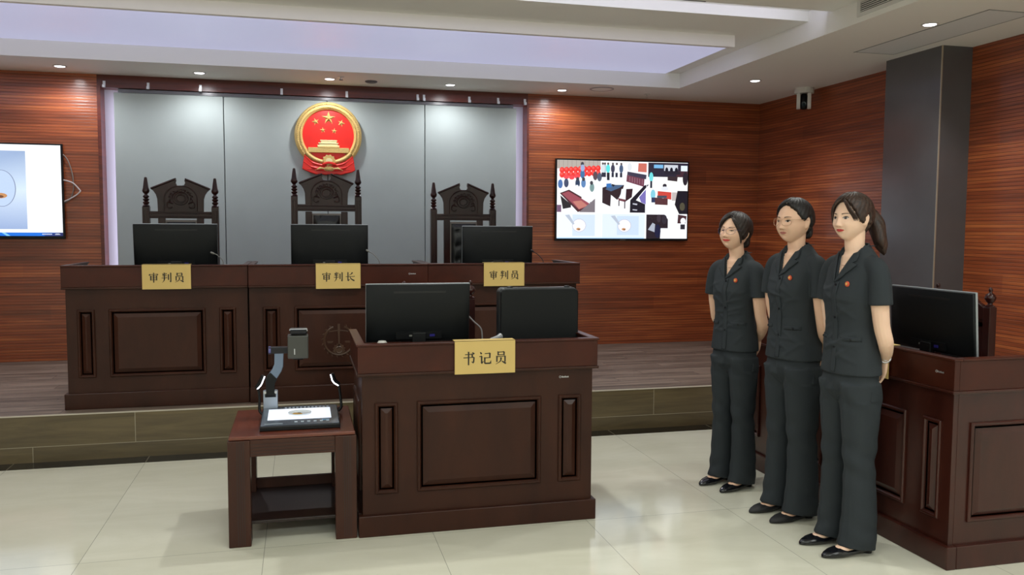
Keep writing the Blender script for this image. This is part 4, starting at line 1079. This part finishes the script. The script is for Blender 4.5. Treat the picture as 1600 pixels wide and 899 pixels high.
    for s_ in (-1,1):
        ex, ez = .0305, .0035
        n_ = 11
        al = []
        for k in range(n_):
            t = k/(n_-1); x = ex-.0135+.027*t
            al.append((s_*x, ez+.0016*t-.0004, max(.0001, .0048*sq*math.sin(PI*t)**.75)))
        ribbon('eye', al, M['eyewhite'], .0007)
        ribbon('iris', [(s_*ex+.0060*math.cos(PI*k/8)*-1, ez+.0004, .0046*sq*math.sin(PI*k/8)+.0001) for k in range(9)], M['iris'], .0013)
        ribbon('eyelash', [(x, z+hh+.0003, .0013+.0006*(i/10)) for i,(x,z,hh) in enumerate(al)], M['lash'], .0016, rows=3)
        ribbon('eyebrow', [(s_*(.014+.034*k/8), .0225+sty.get('browz',0)+.0035*math.sin(PI*k/8*.85), .0022*(1-.65*(k/8)**2)) for k in range(9)], M['brow'], .0009, rows=3)
    sml = sty.get('smile',0); lw = .0215+.006*sml; lm = sty['lip']
    up = []; lo = []
    for k in range(13):
        t = -1+2*k/12; c = .0035*sml*t*t
        hh = .0030*(1-t*t)**.7*(1-.25*math.exp(-(t/.12)**2))+.0002
        up.append((lw*t, -.0572+c+hh*.9, hh)); hl = .0036*(1-t*t)**.8+.0002; lo.append((lw*t, -.0578+c-hl*.95, hl))
    ribbon('upper_lip', up, lm, .0008, .0012); ribbon('lower_lip', lo, lm, .0008, .0018)
    if sty.get('teeth'): pass
    # nostrils
    for s_ in (-1,1):
        ribbon('nostril', [(s_*(.0055+.0045*k/4), -.0405, .0010*math.sin(PI*(k+.5)/5)) for k in range(5)], mat('nostril_shade', (120,72,60), .7) if 'nostril' not in M else M['nostril'], .0005, rows=3)
    # ---- hair cap
    hm = sty['hair']; tab = sty['hairline']; tabR = sty.get('hairline_r', tab); part = sty.get('part', 0)
    rings = []
    for row in sphere_dirs(120, 90)[1:-1]:
        rr = []
        for n in row:
            x, y, z = head_base(n, wd)
            az = math.degrees(math.atan2(n[0], -n[1])); el = math.degrees(math.asin(max(-1,min(1,n[2]))))
            e0 = lerp_tab(tab if az >= 0 else tabR, abs(az))[0]
            wob = 1.3*math.sin(az*.9)+.8*math.sin(az*2.3+1)
            mk = sstep(-2.5, 5, el-e0+wob)
            th = .0125+.006*sstep(.2,.9,n[2])+.006*sstep(0,.8,n[1])*sstep(-.5,.2,n[2])+sty.get('vol',0)*sstep(-.1,.6,n[2])
            th += .0009*math.sin(az*1.7+el*.3)+.0006*math.sin(az*4.1+3)
            if n[1] < .45 and n[2] > .45: th -= .0055*math.exp(-((x-part)/.0035)**2)*sstep(.45,.2,n[1])
            k = -.012+(th+.012)*mk
            q = Vector((x,y,z)); q = q+Vector((n[0],n[1]*1.0,n[2])).normalized()*k
            rr.append(tuple(HS @ q))
        rings.append(rr)
    hair = MB().loft(rings).build('hair', hm, body, smooth=180)
    def strand(pts, rad, flat=None):
        P = sm([tuple(HS @ Vector(p)) for p in pts], 5)
        k = len(P); R = [lerp_tab([(i/(len(rad)-1), r) for i, r in enumerate(rad)], j/(k-1))[0]*s for j in range(k)]
        return P, R
    if sty.get('strands'):
        mb = MB()
        for pts, rad in sty['strands']:
            P, R = strand(pts, rad); mb.tube(P, R, 8)
        mb.build('loose_strands', hm, hair, smooth=180)
    if sty.get('tail'):
        mb = MB()
        for pts, rad in sty['tail']:
            P, R = strand(pts, rad); mb.tube(P, R, 12)
        tm = remesh(mb, .003, 2); tm.materials.clear(); tm.materials.append(hm)
        o = bpy.data.objects.new(sty.get('tailname','ponytail'), tm); COL.objects.link(o); o.parent = hair
    if sty.get('partline'):
        v = []
        P = []
        for k in range(9):
            a = math.radians(52+k*6); n = Vector((part/.0715*.9, -math.cos(a), math.sin(a))).normalized()
            x,y,z = head_base(n, wd); q = Vector((x,y,z))+n*.0118; P.append(tuple(HS @ q))
        MB().tube(P, [.0008]+[.0016]*7+[.0006], 6).build('parting', skin, hair)
    # ---- glasses
    if sty.get('glasses'):
        gm = sty['glasses']; g = empty('glasses') if 0 else None
        fr = MB(); cx_, rx, rz = .0335, .0255, .0195
        for s_ in (-1,1):
            fr.tube([tuple(HS @ Vector((s_*cx_+math.copysign(abs(math.cos(2*PI*k/28))**.85, math.cos(2*PI*k/28))*rx, -.0995+.018*(abs(s_*cx_+math.cos(2*PI*k/28)*rx)/.06)**2, -.0005+math.copysign(abs(math.sin(2*PI*k/28))**.85, math.sin(2*PI*k/28))*rz))) for k in range(29)], .0009*s if sty.get('thin') else .0012*s, 6)
        fr.tube([tuple(HS @ Vector(p)) for p in ((-.009,-.0995,.006),(0,-.102,.008),(.009,-.0995,.006))], .0009*s, 6)
        go = fr.build('glasses', gm, body, smooth=60)
        for s_ in (-1,1):
            MB().tube([tuple(HS @ Vector(p)) for p in ((s_*.0585,-.083,.010),(s_*.0735*wd,-.062,.011),(s_*.0785*wd,-.01,.010),(s_*.0785*wd,.014,.008),(s_*.077*wd,.026,-.008))], .0013*s, 6).build('temple_arm', gm, go, smooth=60)
    # ---- jacket
    j = MB()
    zs = [.838+.02*k for k in range(29)]
    j.loft([tring(z) for z in zs if z < 1.42]+[tring(1.430)])
    for s_ in (-1,1):
        limb(j, [(s_*.080,.010,1.344,.042),(s_*.132*bw,.008,1.336,.046),(s_*.163*bw,.005,1.308,.047),(s_*.178*bw,.004,1.245,.049),(s_*.186*bw,.004,1.166,.051)], 20)
    j.xf(sh)
    jm = remesh(j, .0050, 6, .5, 'jacket')
    jb = BVHTree.FromPolygons([v.co.copy() for v in jm.vertices], [tuple(p.vertices) for p in jm.polygons])
    def chest(x, z, off=0):
        h = jb.ray_cast(Vector((x*s,-.4,z*s)), Vector((0,1,0)))
        if h[0] is None or h[0].y > .1: return Vector((x*s,-.02-off, z*s))
        return h[0]+Vector((0,-off*s,0))
    zV = sty.get('zV',1.268); vw = .058
    def vedge(z): return vw*max(0,(z-zV))/(1.41-zV)
    rnd = random.Random(int(H*1000))
    fold = [(rnd.uniform(-.12,.12), rnd.uniform(.9,1.25), rnd.uniform(.03,.08), rnd.uniform(-.9,.9)) for _ in range(20)]
    for v in jm.vertices:
        x, y, z = v.co/s
        if y < .03 and z > zV and abs(x) < vedge(z)+.002 and z < 1.47:
            k = sstep(vedge(z)+.002, vedge(z)-.004, abs(x)); v.co.y += .045*s*k
        elif z < 1.3:   # cloth folds
            d = 0
            for fx, fz, fw, fa in fold:
                u = (x-fx)*math.cos(fa)+(z-fz)*math.sin(fa); w = -(x-fx)*math.sin(fa)+(z-fz)*math.cos(fa)
                d += .0042*math.exp(-(w/.010)**2-(u/fw)**2)
            v.co.y += (-d if y < 0 else d)
    jm.materials.clear(); jm.materials.append(M['cloth'])
    jo = bpy.data.objects.new('jacket', jm); COL.objects.link(jo); jo.parent = body
    # lapels with a notch
    for s_ in (-1,1):
        v = []; f = []; n1, n2 = 15, 5
        for i in range(n1):
            t = i/(n1-1); z = zV-.002+(1.396-zV)*t
            wdt = lerp_tab([(0,.003),(.25,.032),(.5,.054),(.60,.062),(.605,.036),(.66,.048),(.8,.038),(1,.02)], t)[0]
            if .60 < t < .66: wdt = .03
            for k in range(n2):
                u = k/(n2-1); xx = vedge(z)-.001+wdt*u
                v.append(tuple(chest(s_*xx, z+.010*u*t, .006+.004*(1-u))))
        for i in range(n1-1):
            for k in range(n2-1):
                a = i*n2+k; f.append((a,a+1,a+n2+1,a+n2))
        l = MB().add(v, f).build('lapel', M['cloth'], jo, smooth=50)
        so = l.modifiers.new('s','SOLIDIFY'); so.thickness = .003; so.offset = 0
    cr = []
    for k in range(25):
        a = -.55+(PI+1.1)*k/24; c, d = math.cos(a), math.sin(a)
        e = max(0,-d)/.523; zb = 1.402-.034*e; zt = 1.427+.012*max(d,0)-.040*e; fl = 1-.75*e
        cy_ = .006; R1 = .060-.004*e
        cr.append([(c*R1*1.06*s,(cy_+d*R1)*s,zb*s),(c*(R1-.003)*s,(cy_+d*(R1-.004))*s,zt*s),(c*(R1+.002)*s,(cy_+d*R1)*s,(zt+.002)*s),(c*(R1+.023*fl)*s,(cy_+d*(R1+.021*fl))*s,(zb-.010*fl)*s),(c*(R1+.018*fl)*s,(cy_+d*(R1+.016*fl))*s,(zb-.016*fl)*s)])
    MB().loft(cr).build('collar', M['cloth'], jo, smooth=50)
    def flat(name, x0, x1, z0, z1, off, m, parent, nx=4, nz=30, th=.002):
        v = [tuple(chest(x0+(x1-x0)*i/nx, z0+(z1-z0)*k/nz, off)) for k in range(nz+1) for i in range(nx+1)]
        f = [(k*(nx+1)+i, k*(nx+1)+i+1, (k+1)*(nx+1)+i+1, (k+1)*(nx+1)+i) for k in range(nz) for i in range(nx)]
        o = MB().add(v, f).build(name, m, parent, smooth=60)
        so = o.modifiers.new('s','SOLIDIFY'); so.thickness = th; so.offset = 0; return o
    flat('placket', -.003, .026, .838, zV+.002, .0035, M['cloth'], jo)
    flat('front_seam', -.0055, -.003, .838, zV, .0012, M['cloth_dark'], jo, nx=1, th=.0008)
    for s_ in (-1,1):
        fp = flat('pocket_flap', s_*.045, s_*.125, .998, 1.016, .0035, M['cloth'], jo, nx=6, nz=3)
        flat('pocket_line', s_*.045, s_*.125, .9955, .998, .0012, M['cloth_dark'], jo, nx=6, nz=1, th=.0008)
        c = chest(s_*.092, 1.003, .006); MB().tube([tuple(c+Vector((0,.003,0))), tuple(c-Vector((0,.001,0)))], .006, 12).build('button', M['cloth_dark'], fp)
    for z in (zV-.012,1.10,.965):
        c = chest(.012, z, .0055); MB().tube([tuple(c+Vector((0,.003,0))), tuple(c-Vector((0,.0015,0)))], .0058, 12).build('button', M['darkmetal'], jo)
    c = chest(.072, 1.262-(1.268-zV), .004)
    bd = MB().tube([tuple(c+Vector((0,.004,0))), tuple(c), tuple(c-Vector((0,.003,0)))], [.0125,.0125,.010], 18).build('badge', mat('badge_red', (206,84,52), .35), jo)
    bd['label'] = 'small round orange-red court badge'
    MB().tube([tuple(c-Vector((0,.002,-.001))), tuple(c-Vector((0,.0042,-.001)))], .0062, 10).build('badge_centre', mat('badge_gold', (226,186,110), .35), bd)
    # necklace
    ch = [Vector((sx*s, 0, zz*s)) for sx, zz in ((-.044,1.372),(-.03,1.345),(-.012,1.322),(0,1.315),(.012,1.322),(.03,1.345),(.044,1.372))]
    cp = []
    for p in sm(ch,4):
        h = bvh.ray_cast(Vector((p.x,-.4,p.z)), Vector((0,1,0)))
        cp.append(h[0]+Vector((0,-.0012,0)) if h[0] is not None else p)
    nl = MB().tube(cp, .0007, 5).build('necklace', M['silver'], body)
    q = cp[len(cp)//2]; MB().lathe([(0,-.004),(.0032,0),(0,.004)], n=10).xf(Matrix.Translation(q+Vector((0,-.002,-.004)))).build('pendant', M['silver'], nl)
    # ---- watch
    if sty.get('watch'):
        w0 = Vector((Wr[0]+.010,Wr[1]-.006,Wr[2]+.010))*s; ax = (Vector((.118,.098,.94))-Vector(Wr)).normalized(); u = ax.orthogonal().normalized(); w_ = ax.cross(u)
        ringp = [w0-ax*.0+(u*math.cos(2*PI*k/24)+w_*math.sin(2*PI*k/24))*.0255 for k in range(25)]
        wt = MB().tube(ringp, .0045, 8).build('wrist_watch', M['silver'], body, smooth=60)
        c = w0+Vector((.018,-.010,0)); n = Vector((.8,-.6,.1)).normalized(); MB().tube([tuple(c+n*.004), tuple(c+n*.012)], .013, 18).build('dial', mat('watch_face', (190,192,196), .25, .5), wt)
    # ---- trousers
    t = MB()
    t.loft([tring(max(z,.836), .012, zz=z) if z > .836 else [(x*(1-.04*(.84-z)/.1), y*(1-.02), z) for x,y,_ in tring(.836, .009+max(0,(.76-z))*.7)] for z in (.68,.72,.76,.80,.84,.88,.93)])
    for s_ in (-1,1):
        ln = []
        for z, a, bf, bb, cy, tl in ((.80,.078,.100,.100,.002,0),(.72,.078,.098,.100,.004,0),(.62,.073,.090,.094,.005,0),(.52,.067,.082,.086,.005,0),(.44,.060,.076,.078,.004,0),(.36,.060,.075,.080,.006,0),(.26,.063,.079,.086,.008,0),(.16,.066,.084,.092,.008,0),(.10,.068,.090,.094,.006,.004),(.032,.070,.098,.096,.002,.016)):
            rr = []
            for k in range(36):
                an = 2*PI*k/36; c, d = math.cos(an), math.sin(an)
                y = (bb if d > 0 else bf)*math.copysign(abs(d)**.92, d)
                cre = .006*math.exp(-((abs(an)-1.5*PI)/.10)**2)+.003*math.exp(-((abs(an)-.5*PI)/.12)**2)*-1
                rr.append((s_*(.082 if z < .3 else .078 if z < .5 else .074)*bw+a*bw*.97*math.copysign(abs(c)**.95, c), cy+y*bw-cre, z+tl*(-d)))
            ln.append(rr)
        # denser rings
        dn = []
        for i in range(len(ln)-1):
            for q in range(4):
                u = q/4; dn.append([tuple(a_*(1-u)+b_*u for a_, b_ in zip(p0,p1)) for p0,p1 in zip(ln[i],ln[i+1])])
        dn.append(ln[-1]); t.loft(dn)
    t.xf(sh)
    tm = remesh(t, .0055, 4, .5, 'trousers')
    for v in tm.vertices:
        x, y, z = v.co/s
        sd = 1 if x > 0 else -1; cx_ = sd*.082
        rx, ry = x-cx_, y; a = math.atan2(ry, rx)
        lo_ = sstep(.34,.06,z); 
        d = .0042*lo_*math.sin(z*62+2.2*math.sin(a+sd)+sd)*(.6+.4*math.sin(a*2+sd*1.3))
        d += .0045*sstep(.62,.45,z)*sstep(.3,.42,z)*math.sin(z*50+a*1.5)
        d += .005*sstep(.66,.72,z)*sstep(.84,.78,z)*math.sin(a*3+z*40)
        r = math.hypot(rx, ry)+1e-6
        if z < .72: v.co.x += d*rx/r; v.co.y += d*ry/r
        else: v.co.y += d*(1 if y > 0 else -1)
    tm.materials.clear(); tm.materials.append(M['cloth'])
    to = bpy.data.objects.new('trousers', tm); COL.objects.link(to); to.parent = body
    # ---- shoes
    for s_ in (-1,1):
        u = MB()
        st_ = ((.088,.016,.014,.050),(.082,.026,.012,.060),(.05,.034,.012,.056),(.01,.034,.010,.040),(-.03,.036,.006,.036),(-.07,.041,.002,.036),(-.10,.042,.0005,.042),(-.135,.036,.0005,.036),(-.165,.024,.001,.026),(-.182,.012,.002,.018),(-.188,.003,.004,.010))
        rr = []
        for y, w, z0, zt in st_:
            ring = []
            for k in range(20):
                an = 2*PI*k/20; c, d = math.cos(an), math.sin(an)
                ring.append((s_*.083+w*math.copysign(abs(c)**.8,c), y, (z0+zt)/2+(zt-z0)/2*math.copysign(abs(d)**.75,d)))
            rr.append(ring)
        u.loft(rr); u.xf(sh)
        so_ = u.build('shoe', sty['shoe'], body, smooth=60)
        hb = MB().loft([[(s_*.083+w*math.cos(2*PI*k/14), .062+l*math.sin(2*PI*k/14), z) for k in range(20)] for w, l, z in ((.020,.020,0),(.021,.021,.008),(.026,.028,.022))])
        hb.xf(sh); hb.build('heel', sty['shoe'], so_, smooth=60)
        if sty.get('scallop'):
            sc_ = MB()
            for k in range(11):
                a = PI+PI*k/10
                sc_.tube([(s_*.083+math.cos(a)*.029, -.052+math.sin(a)*.040, .046),(s_*.083+math.cos(a)*.027, -.052+math.sin(a)*.036, .052)], [.008,.005], 8)
            sc_.xf(sh); sc_.build('scalloped_edge', sty['shoe'], so_, smooth=60)
    return body

HL3 = [(0,47),(20,44),(38,34),(52,18),(64,2),(74,-10),(84,-14),(93,4),(103,10),(112,-14),(128,-34),(150,-46),(180,-50)]
HL2 = [(0,50),(18,46),(35,38),(50,28),(62,16),(74,4),(84,0),(92,8),(103,12),(112,-10),(128,-30),(150,-44),(180,-48)]
HL1 = [(0,50),(14,46),(28,34),(42,12),(56,-6),(68,-16),(80,-26),(90,-18),(98,2),(106,-6),(118,-28),(140,-44),(180,-50)]
def side(pts, s_): return [(p[0]*s_, p[1], p[2]) for p in pts]
st3 = []
for dx, r in ((0,.005),(.006,.005),(.012,.005),(.018,.005),(.024,.005)):
    st3.append(([(.004,-.060,.100),(.030+dx*.4,-.080,.078),(.048+dx*.6,-.077,.042),(.059+dx,-.066,.012),(.065+dx*.9,-.058,-.012)], [.004,r,r,.003,.0008]))
for dx, r in ((0,.006),(.004,.005),(.008,.004)):
    st3.append(([(-.004,-.060,.100),(-.034-dx*.4,-.076,.074),(-.055-dx*.5,-.068,.036),(-.064-dx*.5,-.052,-.008),(-.062-dx*.5,-.046,-.050)], [.004,r,r,.004,.001]))
tail3 = [([(0,.096,.035),(0,.130,.020),(.014,.158,-.030),(.024,.160,-.085),(.036,.165,-.135),(.050,.176,-.180)], [.024,.032,.036,.034,.030,.006]),
         ([(0,.100,.030),(-.010,.135,.0),(.0,.165,-.05),(.010,.180,-.10),(.016,.195,-.150),(.016,.212,-.190)], [.022,.028,.032,.032,.024,.004]),
         ([(0,.10,.02),(.016,.130,-.01),(.036,.140,-.06),(.052,.140,-.11),(.060,.150,-.155)], [.02,.024,.026,.022,.004])]
st1 = []
for dx, r in ((0,.007),(.007,.006),(.013,.005),(.018,.005)):
    st1.append(([(.004,-.058,.102),(.034+dx*.5,-.078,.074),(.055+dx*.5,-.070,.036),(.066+dx*.5,-.052,-.004),(.068+dx*.4,-.036,-.048),(.066+dx*.3,-.030,-.070)], [.004,r,r,r*.8,.003,.0008]))
for dx, r in ((0,.006),(.006,.006),(.010,.005)):
    st1.append(([(-.004,-.058,.102),(-.032-dx*.5,-.078,.074),(-.053-dx*.5,-.070,.034),(-.064-dx*.4,-.054,0),(-.066-dx*.4,-.040,-.035)], [.004,r,r,.004,.001]))
rad = math.radians
M['frame_gold'] = mat('glasses_pale_gold', (196,160,130), .3, .6)
M['frame_violet'] = mat('glasses_violet', (96,84,120), .25, .5)
person((2.425,4.372,0), rad(200), 1.590, rad(4), rad(-5), dict(skin=M['skin'], lip=M['lip'], hair=M['hair_brown'], hairline=HL1, strands=st1, part=0, smile=1.0, squint=.55, hs=(1.05,.94), glasses=M['frame_violet'], thin=True, vol=.006, wide=1.03,
       shoe=M['shoe'], zV=1.272, bw=.98, browz=.001, roll=rad(2), tail=[([(0,.095,-.01),(0,.118,-.03),(0,.118,-.065),(0,.10,-.085)],[.012,.026,.026,.010])], tailname='low_bun'),
       'smiling woman in charcoal suit with glasses, farthest of the three')
person((2.465,3.838,0), rad(188), 1.655, rad(7), rad(1), dict(skin=M['skin'], lip=M['lip2'], hair=M['hair_black'], hairline=HL2, part=.004, partline=True, smile=0, hs=(1.0,.97), glasses=M['frame_gold'], wide=1.06,
       shoe=M['shoe2'], scallop=True, zV=1.268, bw=1.04, squint=1.1, tail=[([(0,.095,-.02),(0,.112,-.04),(0,.108,-.07),(0,.09,-.085)],[.012,.022,.022,.010])], tailname='low_bun'),
       'woman in charcoal suit with glasses and slicked black hair, middle of the three')
person((2.462,3.365,0), rad(183), 1.662, rad(10), rad(1), dict(skin=M['skin2'], lip=M['lip'], hair=M['hair_warm'], hairline=HL3, strands=st3, tail=tail3, part=0, smile=.15, vol=.004, wide=.98, hs=(.97,.915),
       shoe=M['shoe'], zV=1.262, bw=.98, watch=True, squint=1.3),
       'woman in charcoal suit with long brown ponytail and wrist watch, nearest of the three')
